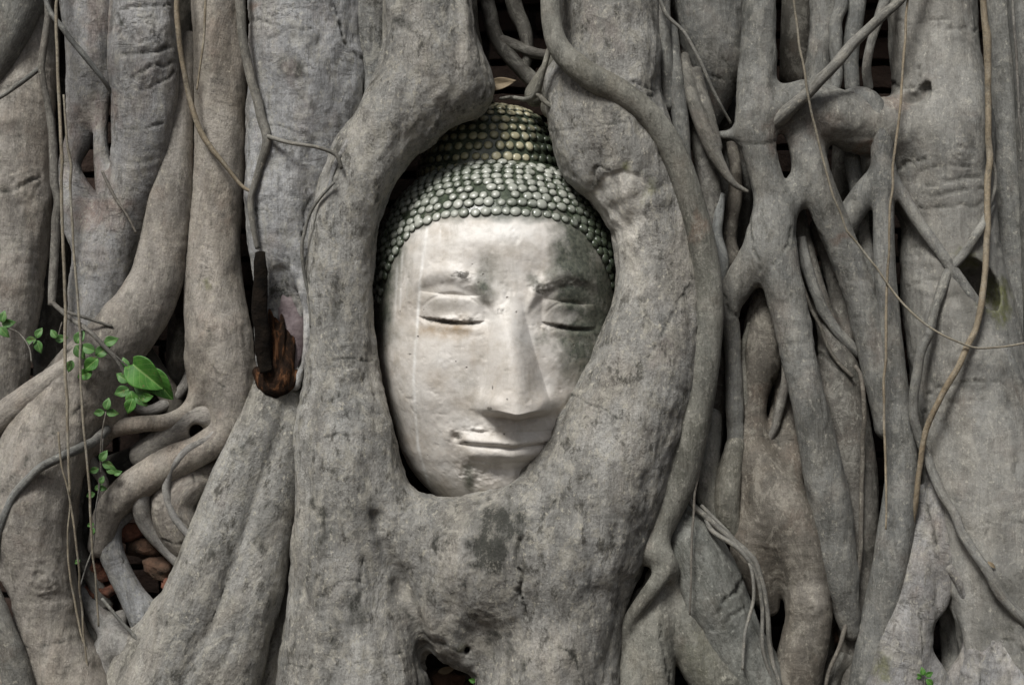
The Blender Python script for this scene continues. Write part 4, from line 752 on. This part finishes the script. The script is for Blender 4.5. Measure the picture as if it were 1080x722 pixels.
DAP = np.array([[290, 127, 129], [330, 127.5, 131], [380, 125, 130], [420, 117, 126], [455, 107, 119], [480, 101, 112], [500, 92, 102], [515, 81, 92], [530, 67, 78], [542, 52, 60], [554, 44, 52]], float)
def slice_dims(y):
    top = np.sqrt(np.clip(1 - ((290 - y) / 137.) ** 2, 0, 1))
    yi = np.arange(280, 558.); kern = np.hanning(17); kern /= kern.sum()
    sm = lambda c: np.convolve(np.pad(np.interp(yi, DAP[:, 0], DAP[:, c]), 8, mode='edge'), kern, 'valid')
    edge = np.sqrt(np.clip((553 - y) / 22., 0, 1))
    f = lambda c, v: np.where(y < 290, v * top, np.interp(y, yi, sm(c)) * np.where(y > 531, edge, 1))
    w_, b_ = f(1, 127), f(2, 129)
    return w_ * 1.075, b_ * 1.03
def gauss(x, s): return np.exp(-(x / s) ** 2)
def face_relief(x, y):
    H = np.zeros_like(x)
    # sockets
    for cx, cy, sx in ((476, 332, 38), (600, 337, 31)):
        H -= 12.5 * np.exp(-((x - cx) / sx) ** 2 - ((y - cy) / 17.) ** 2)
    # brow ridges: arcs rising from the nose root outwards
    for x0, sg, W in ((522, -1, 84), (556, 1, 74)):
        t = np.clip((x - x0) * sg / W, -.1, 1.1); ya = 322 - 36 * np.sin(np.clip(t, 0, 1) * 2.3) ** .8 + 6 * t
        win = sstep(-.05, .1, (x - x0) * sg / W) * (1 - sstep(.85, 1.1, (x - x0) * sg / W))
        H += win * (5.2 * gauss(y - ya + 1, 10) - .8 * gauss(y - ya - 12, 4.5))
    # lids
    for cx, cy, rx, yr in ((477, 334, 35, 26), (600, 340, 29, 24)):
        u = (x - cx) / rx; ys = cy + 4.5 + 3.0 * u * u * 0 + 2.5 * np.sin(u * 1.5) - 2.5 * (u ** 2)
        win = np.clip(1 - u * u, 0, 1) ** .85
        up = np.clip((ys - y) / yr, 0, 1.3); lid = np.clip(1 - up ** 2, 0, 1) * (y <= ys)
        H += 10.5 * win * np.where(y <= ys, np.sqrt(np.clip(1 - up ** 2, 0, 1)), 0) * (0.85 + .15 * up)
        low = np.where(y > ys, gauss(y - ys - 6, 5.5), 0); H += 3.6 * win * low
        H -= 3.0 * win * gauss(y - ys - 1.6, 2.2)
        H -= 1.6 * np.clip(1.05 - np.abs(u), 0, 1) ** .9 * (np.abs(u) < 1.05) * gauss(y - (cy - yr * np.sqrt(np.clip(1.0 - u * u, 0, 1)) + 3), 1.7)   # crease over the lid
    # nose: wedge with a flat cut underside
    t = np.clip((y - 318) / (436 - 318.), 0, 1)
    xr = 534 + 13 * t; hw = 18 + 22 * t ** 1.3; hh = 9 + 31 * t ** 1.05
    side = np.where(x < xr, (xr - x) / (hw * 1.02), (x - xr) / (hw * .93))
    base_y = 437.5 - 2.5 * np.abs(x - 546) / 38 + 2.2 * gauss(x - 546, 12)
    prof = np.clip(1 - side, 0, 1); prof = prof * prof * (3 - 2 * prof) * .35 + np.clip(1 - side ** 2.4, 0, 1) ** 1.15 * .65
    cut = 1 - sstep(-6.5, 3.0, y - base_y)
    rise = sstep(300, 345, y)
    H += hh * prof * cut * rise
    for ax in (518, 574):                        # nostril wings
        H += 11 * np.exp(-((x - ax) / 12.) ** 2 - ((y - 424) / 12.) ** 2) * cut
    for ax in (531, 560): H -= 3 * np.exp(-((x - ax) / 7.) ** 2 - ((y - 440) / 3.) ** 2)
    # muzzle, philtrum
    H += 7 * np.exp(-((x - 538) / 48.) ** 2 - ((y - 466) / 27.) ** 2)
    H -= 2 * np.exp(-((x - 541) / 6.) ** 2 - ((y - 446) / 6.) ** 2)
    u = (x - 536) / 56.; wl = np.clip(1 - u ** 4, 0, 1)
    yp = 468.5 - 3.2 * u * u + 1.8 * gauss(x - 540, 9)          # parting line
    H += wl * 7.5 * np.where(y < yp, gauss(y - yp + 4.5, 5.6), 0) * (1 - .25 * u * u)
    H += np.clip(1 - (u * 1.15) ** 4, 0, 1) * 8.5 * np.where(y > yp, gauss(y - yp - 8.0, 8.5), 0) * (1 - .3 * u * u)
    H -= wl ** .5 * 1.6 * gauss(y - yp, 2.0); H -= wl * .8 * gauss(y - (453.5 - 1.5 * u * u), 1.4); H -= np.clip(1 - (u * 1.3) ** 4, 0, 1) * 1.6 * gauss(y - (486 - 7 * u * u), 1.7)
    H -= 5.0 * np.exp(-((x - 482) / 5.) ** 2 - ((y - 459) / 4.5) ** 2); H += 2.5 * np.exp(-((x - 474) / 7.) ** 2 - ((y - 458) / 9.) ** 2)
    H -= 5 * np.exp(-((x - 532) / 36.) ** 2 - ((y - 493) / 6.) ** 2)
    H += 9 * np.exp(-((x - 528) / 32.) ** 2 - ((y - 515) / 15.) ** 2)
    for (ax, ay, s, a) in ((512, 491, 5, 3), (524, 497, 4, -2.5), (500, 497, 4, 2.5), (540, 492, 6, 2.5), (552, 500, 5, -2)): H += a * np.exp(-((x - ax) / s) ** 2 - ((y - ay) / (s * 1.2)) ** 2)
    # full cheeks, forehead
    H += 5 * np.exp(-((x - 447) / 34.) ** 2 - ((y - 405) / 45.) ** 2) + 5 * np.exp(-((x - 616) / 30.) ** 2 - ((y - 400) / 42.) ** 2)
    H += 3 * np.exp(-((x - 534) / 60.) ** 2 - ((y - 255) / 24.) ** 2) - 2 * np.exp(-((x - 510) / 18.) ** 2 - ((y - 285) / 24.) ** 2)
    return H
def cap_point(phi, th, grow=0.0):
    """point on the skull ellipsoid; phi azimuth (0 = front), th elevation; photo-plane coordinates"""
    return (525 + (136.5 + grow) * np.cos(th) * np.sin(phi), 290 - (137 + grow) * np.sin(th), HF + (131.5 + grow) * np.cos(th) * np.cos(phi))
def hairline(phi):
    return np.radians(np.interp(np.abs(np.degrees(phi)), [0, 25, 42, 56, 71, 90, 110, 180], [27.5, 26.5, 22, 7, -14, -36, -42, -45]))
FR = RK(HF + 90)
def HP(x, y, f):   # head point: proportioned at the face plane, so depth is true
    x, y, f = np.broadcast_arrays(x, y, f)
    return np.stack([(x - 540) * FR, -f, (361 - y) * FR], -1)
def stone_head():
    hd = empty('stone_head', HP(525, 531, HF))
    tag(hd, 'weathered pale stone statue head with mossy curls held in the tree roots', 'statue head')
    # face -------------------------------------------------
    ys = np.concatenate([np.linspace(153.2, 200, 30), np.linspace(201, 525, 420), 525 + 27.98 * np.sin(np.linspace(0.05, 1, 24) * math.pi / 2)])
    ph = np.concatenate([np.linspace(-math.pi, -1.75, 30, endpoint=False), np.linspace(-1.75, 1.75, 420), np.linspace(1.75, math.pi, 30, endpoint=False)[1:]])
    Y, P = np.meshgrid(ys, ph, indexing='ij'); w_, b_ = slice_dims(Y)
    sx = np.sign(np.sin(P)) * np.abs(np.sin(P)) ** .93
    X = 525 + w_ * sx; Fd = b_ * np.cos(P)
    mask = sstep(.15, .5, np.cos(P))
    rel = face_relief(X.ravel(), Y.ravel()).reshape(X.shape)
    pn = np.stack([X.ravel(), Y.ravel(), Fd.ravel()], 1)
    er = fnoise(pn * .035, 3).reshape(X.shape) * .35 + fnoise(pn * .14 + 4, 2).reshape(X.shape) * .35
    dam = np.zeros_like(X)                                  # broken plaster on brow and eye
    for ax, ay, rx, ry in ((492, 292, 16, 5), (476, 338, 32, 5), (570, 305, 14, 10), (604, 300, 22, 6), (590, 345, 24, 5), (515, 495, 30, 14), (508, 452, 30, 5), (528, 330, 6, 5)):
        dam = np.maximum(dam, np.exp(-((X - ax) / rx) ** 2 - ((Y - ay) / ry) ** 2))
    er = er + dam * fnoise(pn * .22 + 8, 3).reshape(X.shape) * 1.8 + np.clip(fnoise(pn * .09 + 31, 3).reshape(X.shape) - .55, 0, 1) * -1.5
    Fd = Fd + rel * mask + er * (.4 + .6 * mask) + HF
    V = HP(X.ravel(), Y.ravel(), Fd.ravel()); ny, nx = X.shape
    i = np.arange(ny - 1)[:, None] * nx; j = np.arange(nx)[None]; j2 = (j + 1) % nx
    F = np.stack([i + j, i + nx + j, i + nx + j2, i + j2], -1).reshape(-1, 4)
    x, y = X.ravel(), Y.ravel(); q = np.stack([x, y, y * 0], 1); jn = fnoise(q * .045, 3); jn2 = fnoise(q * .12 + 5, 3)
    lft = 398 + np.clip((300 - y), 0, 200) * .28
    moss = np.maximum.reduce([1.25 * sstep(566, 612, x + jn * 18) * (1 - sstep(360, 430, y + jn * 14)), sstep(598, 628, x + jn * 12) * 1.0, 1.0 * (1 - sstep(226, 240, y + jn * 5 + np.abs(x - 530) * -.04)),
        (1 - sstep(lft + 4, lft + 30, x + jn * 7)) * (1 - sstep(310, 410, y)) * 1.0,
        .55 * np.exp(-((x - 512) / 16.) ** 2 - ((y - 300) / 30.) ** 2) * (1 + jn), .50 * np.exp(-((x - 580) / 30.) ** 2 - ((y - 300) / 12.) ** 2) * (1 + jn2),
        .9 * np.exp(-((x - 495 + jn * 3) / 7.) ** 2 - ((y - 504 + jn2 * 4) / 13.) ** 2), .35 * np.exp(-((x - 610) / 24.) ** 2 - ((y - 262) / 22.) ** 2) * (1 + jn),
        .35 * np.exp(-((x - 590) / 40.) ** 2 - ((y - 360) / 14.) ** 2) * (1 + jn2)])
    brown = np.maximum.reduce([1.0 * np.exp(-((x - 472) / 36.) ** 2 - ((y - 349) / 10.) ** 2) * (1 + .4 * jn), .45 * np.exp(-((x - 600) / 30.) ** 2 - ((y - 352) / 10.) ** 2), .22 + .18 * jn, .4 * np.exp(-((x - 440) / 10.) ** 2 - ((y - 330) / 22.) ** 2),
        .3 * sstep(600, 640, x), .45 * np.exp(-((x - 480) / 7.) ** 2 - ((y - 459) / 5.) ** 2), .25 * np.exp(-((x - 545) / 30.) ** 2 - ((y - 442) / 6.) ** 2), .3 * np.exp(-((x - 500) / 9.) ** 2 - ((y - 380) / 50.) ** 2) * (1 + jn)])
    stain = np.maximum.reduce([1.0 * gauss(y - 340 - 2 * np.sin((x - 476) / 20), 3.0) * np.clip(1.15 - ((x - 478) / 31.) ** 2, 0, 1) * (.5 + .6 * jn2), 1.0 * gauss(y - 346, 2.8) * np.clip(1.15 - ((x - 600) / 25.) ** 2, 0, 1) * (.5 + .6 * jn2), .55 * gauss(y - 317 - ((x - 476) / 9.) ** 2 * .9, 1.6) * (np.abs(x - 476) < 33) * (.6 + .5 * jn), .85 * dam.ravel() * (.55 + .6 * jn2) * (y < 360), .9 * np.exp(-((x - 517) / 3.) ** 2 - ((y - 428) / 2.) ** 2), .8 * np.exp(-((x - 520) / 1.3) ** 2 - ((y - 407) / 3.) ** 2), .8 * np.exp(-((x - 535) / 1.5) ** 2 - ((y - 418) / 1.5) ** 2),
        .6 * np.exp(-((x - 433) / 4.) ** 2 - ((y - 373) / 1.5) ** 2), .7 * np.exp(-((x - 484) / 5.) ** 2 - ((y - 459) / 3.) ** 2),
        .6 * gauss(y - (465 - 1.8 * ((x - 536) / 56) ** 2), 1.3) * (np.abs(x - 540) < 50) * (.6 + .5 * jn)])
    # lime drips, then a painted forehead highlight
    xd = np.interp(y, [235, 300, 400, 470, 520], [452, 444, 437, 440, 452]); pale = 1.2 * gauss(x - xd, 1.7) * sstep(238, 246, y) * (1 - sstep(514, 522, y)) * (.55 + .4 * sstep(-.4, .4, jn2))
    for xx, y0, y1, a in ((425, 262, 332, .5), (419, 275, 340, .35), (466, 236, 262, .5), (431, 290, 322, .3)):
        pale = np.maximum(pale, a * gauss(x - xx + (y - y0) * .05, 1.3) * sstep(y0, y0 + 10, y) * (1 - sstep(y1 - 12, y1, y)))
    pale = np.maximum(pale, .75 * np.exp(-((x - 537 + jn * 8) / 30.) ** 2 - ((y - 248) / 13.) ** 2))  # soft highlight on the forehead, painted into the colour
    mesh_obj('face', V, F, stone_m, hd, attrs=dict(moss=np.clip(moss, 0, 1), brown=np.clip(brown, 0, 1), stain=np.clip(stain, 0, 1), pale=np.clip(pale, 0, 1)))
    # curls -------------------------------------------------
    def curls(centres, size, flatn, base_grid, name, mat, wear_fn, bias):
        Vs, Fs, Ws = [], [], []; o = 0
        bx, by, bf, bw = base_grid; ny_, nx_ = bx.shape; Vs.append(HP(bx.ravel(), by.ravel(), bf.ravel())); Ws.append(bw.ravel())
        i = np.arange(ny_ - 1)[:, None] * nx_; j = np.arange(nx_ - 1)[None]
        Fs.append(np.stack([i + j, i + nx_ + j, i + nx_ + j + 1, i + j + 1], -1).reshape(-1, 4)); o = bx.size
        nu, nv = 12, 6
        for (c, nrm) in centres:
            if random.random() < .025: continue
            s = size * random.uniform(.84, 1.12); a = np.array([0., 0, 1]) ; t1 = np.cross(nrm, a); t1 /= np.linalg.norm(t1) + 1e-9; t2 = np.cross(nrm, t1)
            cc = HP(c[0], c[1], c[2]) + t1 * random.uniform(-1.1, 1.1) + t2 * random.uniform(-.8, .8) - nrm * abs(random.gauss(0, .6)); wv = wear_fn(c[0], c[1]) * random.uniform(.62, 1.1)
            pts = []; ws = []
            sx_, sz_ = s * random.uniform(.93, 1.1), s * random.uniform(.9, 1.06)
            for vv in range(nv):
                e = vv / (nv - .5) * math.pi / 2; rr = math.cos(e) ** .85; hz = math.sin(e) * flatn * s
                for uu in range(nu):
                    g = 2 * math.pi * (uu + .5 * (vv % 2)) / nu
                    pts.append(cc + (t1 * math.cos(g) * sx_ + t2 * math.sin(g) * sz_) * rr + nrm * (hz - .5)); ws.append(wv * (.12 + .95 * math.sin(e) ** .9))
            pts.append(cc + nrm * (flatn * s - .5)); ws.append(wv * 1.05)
            f = []
            for vv in range(nv - 1):
                for uu in range(nu): f.append([vv * nu + uu, vv * nu + (uu + 1) % nu, (vv + 1) * nu + (uu + 1) % nu, (vv + 1) * nu + uu])
            top = nv * nu; r0 = (nv - 1) * nu
            for uu in range(0, nu, 2): f.append([r0 + uu, r0 + (uu + 1) % nu, r0 + (uu + 2) % nu, top])
            Vs.append(np.array(pts)); Ws.append(np.array(ws)); Fs.append(np.array(f) + o); o += len(pts)
        V = np.vstack(Vs); V = V + fnoise(V * .12, 2)[:, None] * .35
        return mesh_obj(name, V, np.vstack(Fs), mat, hd, attrs=dict(wear=np.concatenate(Ws)))
    # hair cap
    cen = []
    def put(phi, th):
        x_, y_, f_ = cap_point(phi, th, 3.5); nrm = np.array([math.cos(th) * math.sin(phi), -math.cos(th) * math.cos(phi), math.sin(th)])
        cen.append(((x_, y_, f_), nrm))
    for r in range(26):
        phi = -2.6 + (.045 if r % 2 else 0)
        while phi < 2.6:
            th = math.radians(60 - r * 3.95 - 7 * min(1.6, (abs(phi) / 1.05) ** 2))
            if th > hairline(phi) + math.radians(2.7): put(phi, th)
            phi += 10.7 / (133 * max(.2, math.cos(th)))
    phi = -2.6
    while phi < 2.6:                       # the row that follows the hairline
        th = float(hairline(phi)); sl = (float(hairline(phi + .01)) - th) / .01; put(phi, th); phi += 10.4 / (133 * math.sqrt(math.cos(th) ** 2 + sl ** 2))
    # extra side rows filling the temples, where the hairline drops
    for r in range(3):
        pass
    pg = np.linspace(-math.pi, math.pi, 160); tg = np.linspace(0, 1, 60); TT, PP = np.meshgrid(tg, pg, indexing='ij')
    th = (hairline(PP) - .035) * (1 - TT) + math.radians(66) * TT
    gx, gy, gf = cap_point(PP, th, 3.0 * sstep(0, .05, TT) - .6)
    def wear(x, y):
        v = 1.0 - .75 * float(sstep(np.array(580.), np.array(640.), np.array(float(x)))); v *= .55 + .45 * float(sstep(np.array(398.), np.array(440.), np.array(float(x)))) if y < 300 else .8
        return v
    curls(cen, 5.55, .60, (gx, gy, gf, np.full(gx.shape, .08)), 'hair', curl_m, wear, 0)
    # topknot
    kc = (516, 180, HF - 12); A, Cc, Bb = 80, 83, 73; cen = []
    for r in range(11):
        thk = math.radians(-4 + r * 8.6); phi = -3.1 + (.09 if r % 2 else 0)
        while phi < 3.1:
            x_, y_, f_ = kc[0] + (A + 1) * math.cos(thk) ** .7 * math.sin(phi), kc[1] - (Cc + 1) * math.sin(thk), kc[2] + (Bb + 1) * math.cos(thk) ** .7 * math.cos(phi)
            nrm = np.array([math.cos(thk) * math.sin(phi), -math.cos(thk) * math.cos(phi), math.sin(thk)]); cen.append(((x_, y_, f_), nrm))
            phi += 11.4 / (A * max(.12, math.cos(thk) ** .7))
    TT, PP = np.meshgrid(np.linspace(math.radians(-25), math.radians(89.5), 50), np.linspace(-math.pi, math.pi, 120), indexing='ij')
    cT = np.sign(np.cos(TT)) * np.abs(np.cos(TT)) ** .7; gx = kc[0] + A * cT * np.sin(PP); gy = kc[1] - Cc * np.sin(TT); gf = kc[2] + Bb * cT * np.cos(PP)
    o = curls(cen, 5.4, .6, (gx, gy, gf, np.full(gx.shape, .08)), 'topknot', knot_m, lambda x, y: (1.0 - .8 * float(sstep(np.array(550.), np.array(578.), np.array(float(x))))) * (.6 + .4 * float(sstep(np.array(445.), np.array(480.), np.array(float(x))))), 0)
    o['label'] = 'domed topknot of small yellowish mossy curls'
stone_head()

# --------------------------------------------------------------- charred stick and rotten wood in the hollow
char_m = simple_mat('charred_wood', (.003, .0028, .0025), (.014, .010, .007), 45, .9, .008, spec=.08)
rot_m = NT('rotten_wood'); _tc = rot_m.n('ShaderNodeTexCoord').outputs['Object']
_n = rot_m.noise(rot_m.map(_tc, (60, 60, 22)), 1, 6, .7, .5)
rot_m.l(rot_m.ramp(_n, [(.40, (.006, .004, .003)), (.53, (.022, .012, .007)), (.60, (.09, .040, .018)), (.72, (.19, .11, .065))]), rot_m.b.inputs['Base Color'])
rot_m.b.inputs['Roughness'].default_value = .9; rot_m.b.inputs['Specular IOR Level'].default_value = .1; rot_m.l(rot_m.bump(_n, .008, .9), rot_m.b.inputs['Normal']); rot_m = rot_m.m
def rough_rod(name, label, pts, mat, cat, flat=.7, lump=1.1, seg=20, jag=0):
    V, F, B = tube_mesh(pts, seg, 2.5, lump, flat)
    V = V + fnoise(V * [.22, .22, .03], 3)[:, None] * np.array([1.0, 1.0, 1.2])
    return tag(mesh_obj(name, V, F, mat), label, cat)
rough_rod('charred_stick', 'black charred stick standing upright at the left side of the hollow', [(274, 266, 26, 5), (275, 288, 28, 7.5), (275, 330, 30, 8), (277, 365, 30, 7.5), (280, 392, 28, 6)], char_m, 'stick')
root('rotten_wood', 'orange brown rotten wood crumbling at the bottom of the charred hollow',
     [[(289, 338, 4, 3), (292, 352, 8, 8), (290, 375, 10, 10), (284, 398, 14, 11), (280, 412, 14, 6)], [(302, 346, 4, 3), (304, 362, 6, 6), (302, 382, 8, 9), (296, 402, 14, 11), (290, 415, 16, 6)], [(272, 392, 12, 5), (284, 408, 16, 9), (300, 408, 14, 8), (313, 394, 8, 5)], [(284, 326, 10, .8), (287, 345, 12, 3), (286, 380, 14, 4)], [(297, 332, 8, .8), (298, 352, 12, 2.6), (296, 392, 16, 4)], [(309, 352, 6, .8), (309, 370, 9, 2.6), (303, 396, 12, 4)], [(279, 360, 12, .8), (279, 378, 16, 2.6), (280, 402, 18, 4)]],
     rot_m, h=1.2, k=1.6, lump=3.0, cat='dead wood', group=None)
rough_rod('rotten_wood', 'purplish grey slab of bare wood lining the charred hollow', [(296, 286, -6, 8), (303, 308, -2, 13), (307, 340, 0, 14), (306, 372, 0, 13), (300, 395, 0, 10)],
          simple_mat('bare_wood', (.07, .05, .055), (.24, .20, .20), 28, .6, .004), 'dead wood', flat=.5)

# --------------------------------------------------------------- loose bricks in the gaps
def brick(label, px, py, f, sx, sz, rot, mat=brick_m):
    c = U(px, py, f); V, F = rbox(0, 0, 0, sx * random.uniform(.8, .95), 30, sz * .92, 5.5, 3.5, (rot[0] + random.uniform(-.3, .3), rot[1] * 1.3, rot[2] + random.uniform(-.5, .5)))
    V = V + fnoise(V * .13 + c[0], 3)[:, None] * np.sign(V) * 2.0; V = V + c
    tag(mesh_obj('brick', V, F, mat), label, 'brick', 'broken bricks lodged among the roots')
brick_d = simple_mat('mossy_brick', (.028, .022, .014), (.15, .085, .055), 46, .95, .012)
brick('orange brick piece at the top of the gap at lower left', 141, 562, -16, 28, 17, (0, -.35, .2))
brick('grimy mottled brick piece in the middle of the gap at lower left', 152, 579, -16, 34, 17, (0, .25, .1), brick_d)
brick('rounded brown brick fragment lower in the gap at lower left', 168, 597, -12, 36, 19, (0, .15, -.1), brick_d)
brick('lowest pinkish brick chip in the gap at lower left', 184, 614, -12, 30, 12, (0, .3, .1))
brick('red brick end poking out left of the pale curving root', 102, 600, -14, 30, 18, (0, -.1, .2))
brick('flat reddish brick under the poking brick end', 108, 620, -12, 36, 12, (0, .12, .1))
brick('triangular red brick shard deep in the gap at right', 788, 543, -34, 24, 22, (0, -.5, .4))
brick('lower red brick shard beneath the triangular one', 787, 563, -30, 22, 12, (0, -.2, .2))
brick('brown brick lump in the gap at bottom right', 884, 668, -30, 22, 26, (0, .4, .2), brick_d)
brick('dark brick in the gap behind the leftmost columns', 133, 300, -60, 34, 20, (0, .1, .1), brick_d)
brick('dark brick lying below the other in the gap behind the leftmost columns', 128, 322, -58, 36, 16, (0, -.1, .1), brick_d)
brick('dull brick rubble piece at the bottom between the two big feet', 470, 716, -50, 44, 20, (0, .1, .2), brick_d)
brick('small rubble brick beside the green sprout at the bottom', 500, 726, -44, 26, 18, (0, -.3, .3), brick_d)

# --------------------------------------------------------------- green climber
def leaf_mat(name, a, b):
    M = NT(name); tc = M.n('ShaderNodeTexCoord').outputs['Object']
    sp_ = M.n('ShaderNodeSeparateXYZ'); M.l(M.attr('leafuv', True), sp_.inputs[0]); s_, t_ = sp_.outputs[0], sp_.outputs[1]
    c_ = M.mix(M.ramp(M.noise(tc, 60, 5, .7), [(.35, 0.), (.65, 1.)]), a, b)
    c_ = M.mix(M.math('MULTIPLY', M.ramp(M.math('SINE', M.math('SUBTRACT', M.math('MULTIPLY', t_, 34.), M.math('MULTIPLY', s_, 13.))), [(.86, 0.), (.98, 1.)]), .35), c_, (.16, .26, .08))
    c_ = M.mix(M.math('MULTIPLY', M.ramp(s_, [(.02, 1.), (.09, 0.)]), .7), c_, (.20, .30, .10))
    c_ = M.mix(M.ramp(M.noise(tc, 130, 4, .7), [(.60, 0.), (.68, .7)]), c_, (.14, .12, .05))
    M.l(c_, M.b.inputs['Base Color']); M.b.inputs['Roughness'].default_value = .55; M.b.inputs['Specular IOR Level'].default_value = .3
    M.b.inputs['Transmission Weight'].default_value = 0.0; M.l(M.bump(M.noise(tc, 160, 3), .0006, .5), M.b.inputs['Normal']); return M.m
lf_m = leaf_mat('leaf_green', (.030, .105, .016), (.065, .185, .028)); lf2_m = leaf_mat('leaf_young', (.045, .12, .030), (.085, .185, .055))
dead_m = simple_mat('dead_leaf', (.16, .12, .07), (.26, .21, .14), 60, .7, .001)
def leaf(px, py, f, ln, wd, ang, parent, mat, tilt=.3, heart=False, name='leaf', fold=.22):
    n, m = 18, 8; P = []; LU = []; c = U(px, py, f); d = np.array([math.cos(ang), 0, math.sin(ang)]); sdir = np.array([-math.sin(ang), 0, math.cos(ang)]); o = np.array([0, -1., 0])
    for i in range(n + 1):
        t = i / n; wv = math.sin(math.pi * min(1, t * .97 + .03) ** (.62 if heart else .8)) ** (.8 if heart else 1.0) * wd * .5
        back = -ln * .10 * (1 if heart else 0) * max(0, 1 - t * 4)
        for j in range(-m, m + 1):
            s = j / m; LU.append((abs(s), t, 0)); P.append(c + d * (t * ln + back * abs(s)) + sdir * (s * wv) + o * (abs(s) * wv * fold * 1.2 - (t - .3) ** 2 * ln * tilt + math.sin(t * 9 + s * 3) * ln * .015))
    k = 2 * m + 1; top = np.array(P); V = np.vstack([top, top - o * .35]); N_ = len(top); F = []
    for i in range(n):
        for j in range(2 * m): a = i * k + j; F.append([a, a + 1, a + k + 1, a + k]); F.append([N_ + a, N_ + a + k, N_ + a + k + 1, N_ + a + 1])
    edge = [j for j in range(k)] + [i * k + k - 1 for i in range(1, n + 1)] + [n * k + j for j in range(k - 2, -1, -1)] + [i * k for i in range(n - 1, 0, -1)]
    for q in range(len(edge)): a, b = edge[q], edge[(q + 1) % len(edge)]; F.append([a, N_ + a, N_ + b, b])
    return mesh_obj(name, V, np.array(F), mat, parent, attrs=dict(leafuv=np.array(LU + LU)))
def R(d): return math.radians(d)
cl = empty('climbing_plant', U(100, 350, 30)); tag(cl, 'green leafy climber with two glossy heart-shaped leaves on a brown stem at left', 'plant')
tube('stem', None, [[(55, 318, 28, 2.6), (70, 332, 50, 2.6), (88, 345, 62, 2.6), (104, 358, 64, 2.6), (118, 372, 62, 2.4), (130, 388, 58, 2.2), (134, 404, 56, 1.6)],
      [(58, 322, 32, 1.8), (80, 332, 46, 1.8), (100, 338, 48, 1.6), (118, 344, 44, 1.4)], [(118, 372, 62, 1), (140, 392, 60, 1), (146, 396, 60, .8)]], BK['brown'], parent=cl, seg=8)
leaf(140, 384, 66, 40, 32, R(-40), cl, lf_m, heart=True, fold=.5, tilt=.25); leaf(160, 394, 54, 34, 24, R(-52), cl, lf_m, heart=True, tilt=.3, fold=.4)
for (x, y, l_, w_, a, mt) in [(101, 375, 18, 12, 35, lf2_m), (100, 370, 17, 11, 160, lf2_m), (103, 378, 20, 14, -140, lf_m), (97, 392, 17, 12, 200, lf_m), (110, 362, 15, 11, 20, lf2_m), (80, 362, 16, 11, 60, lf2_m), (80, 364, 17, 12, -60, lf2_m), (76, 380, 13, 9, 250, lf2_m),
      (136, 410, 17, 12, 200, lf2_m), (138, 412, 18, 13, -80, lf_m), (142, 408, 17, 12, -20, lf2_m), (140, 420, 17, 12, -110, lf_m), (144, 416, 16, 11, -50, lf2_m), (134, 390, 14, 10, 110, lf2_m), (136, 402, 16, 11, 150, lf2_m), (148, 420, 13, 10, 10, lf_m)]:
    leaf(x, y, 62 + random.uniform(-5, 6), l_, w_, R(a), cl, mt, tilt=.4)
def clump(label, spots, stem, f=50, name='small_plant', mt=lf2_m, sm='brown'):
    e = empty(name, U(spots[0][0], spots[0][1], f)); tag(e, label, 'plant', 'small green plants among the roots')
    if stem: tube('stem', None, [stem], BK[sm], parent=e, seg=6)
    for (x, y, l_, a) in spots: leaf(x, y, f + random.uniform(-3, 4), l_, l_ * .66, R(a), e, mt, tilt=.4)
clump('small sprig of blue-green leaves at the left edge', [(2, 340, 13, 80), (2, 342, 14, 10), (0, 345, 14, -50), (-4, 342, 14, 160)], [(0, 345, 48, .9), (18, 350, 50, .9), (30, 366, 56, .9), (34, 382, 60, .8)])
clump('three-leaved green sprig just right of the edge sprig', [(38, 356, 12, 60), (38, 358, 13, 190), (39, 359, 14, -75)], [(38, 357, 48, .8), (30, 366, 56, .8)])
clump('single pair of leaves beside the string above the climber', [(58, 358, 13, 10), (60, 356, 11, 130)], [(60, 357, 48, .8), (66, 340, 44, .8)])
clump('little three-leaved sprig below the climber', [(112, 432, 13, 80), (112, 434, 13, -10), (110, 434, 12, 190)], [(112, 434, 50, .8), (108, 460, 48, .8), (106, 500, 46, .8)], f=52)
clump('low cluster of small rounded leaves in the gap at lower left', [(106, 486, 13, 60), (108, 488, 13, -20), (112, 492, 14, -30), (104, 494, 11, 200), (120, 500, 9, 20)], [(108, 462, 48, .8), (106, 490, 46, .8), (104, 520, 42, .8)], f=48)
clump('feathery pale green sprig at the foot of the low leaves', [(100, 516, 9, 30), (104, 514, 9, -10), (100, 520, 10, 200), (106, 510, 9, 70), (98, 556, 8, -90), (99, 552, 8, 200), (84, 590, 7, 220)], [(106, 508, 46, .8), (100, 540, 44, .8), (97, 580, 40, .9), (82, 620, 40, .8)], f=46)
clump('tiny bright sprout at the bottom edge below the round knot hole', [(503, 716, 8, 100), (504, 718, 8, 30), (502, 718, 8, 170), (506, 714, 6, 70)], [(503, 716, 22, .7), (503, 735, 16, .8)], f=20, mt=lf_m)
clump('bright green sprout at the bottom right corner of the hollow', [(974, 712, 9, 100), (976, 712, 9, 20), (972, 714, 9, 160), (977, 716, 10, -40)], [(975, 714, 44, .8), (976, 730, 42, .8)], f=44, mt=lf_m)
for lb, a in (('small pale wood chip stuck on the right trunk above the dark hollow', (1042, 592, 62, 11, 4, R(-40))), ('dry brown leaf scrap lying in the dark gap between the two big feet', (462, 708, -34, 20, 8, R(12))), ('tiny dry leaf caught in the gap above the lower red brick shards', (800, 553, -14, 12, 6, R(40)))):
    tag(leaf(*a, None, dead_m, name='plant_scrap'), lb, 'plant scrap')
dl = leaf(512, 92, -10, 34, 13, R(14), None, dead_m, name='dead_leaf'); tag(dl, 'dry curled tan leaf lodged above the topknot', 'leaf')
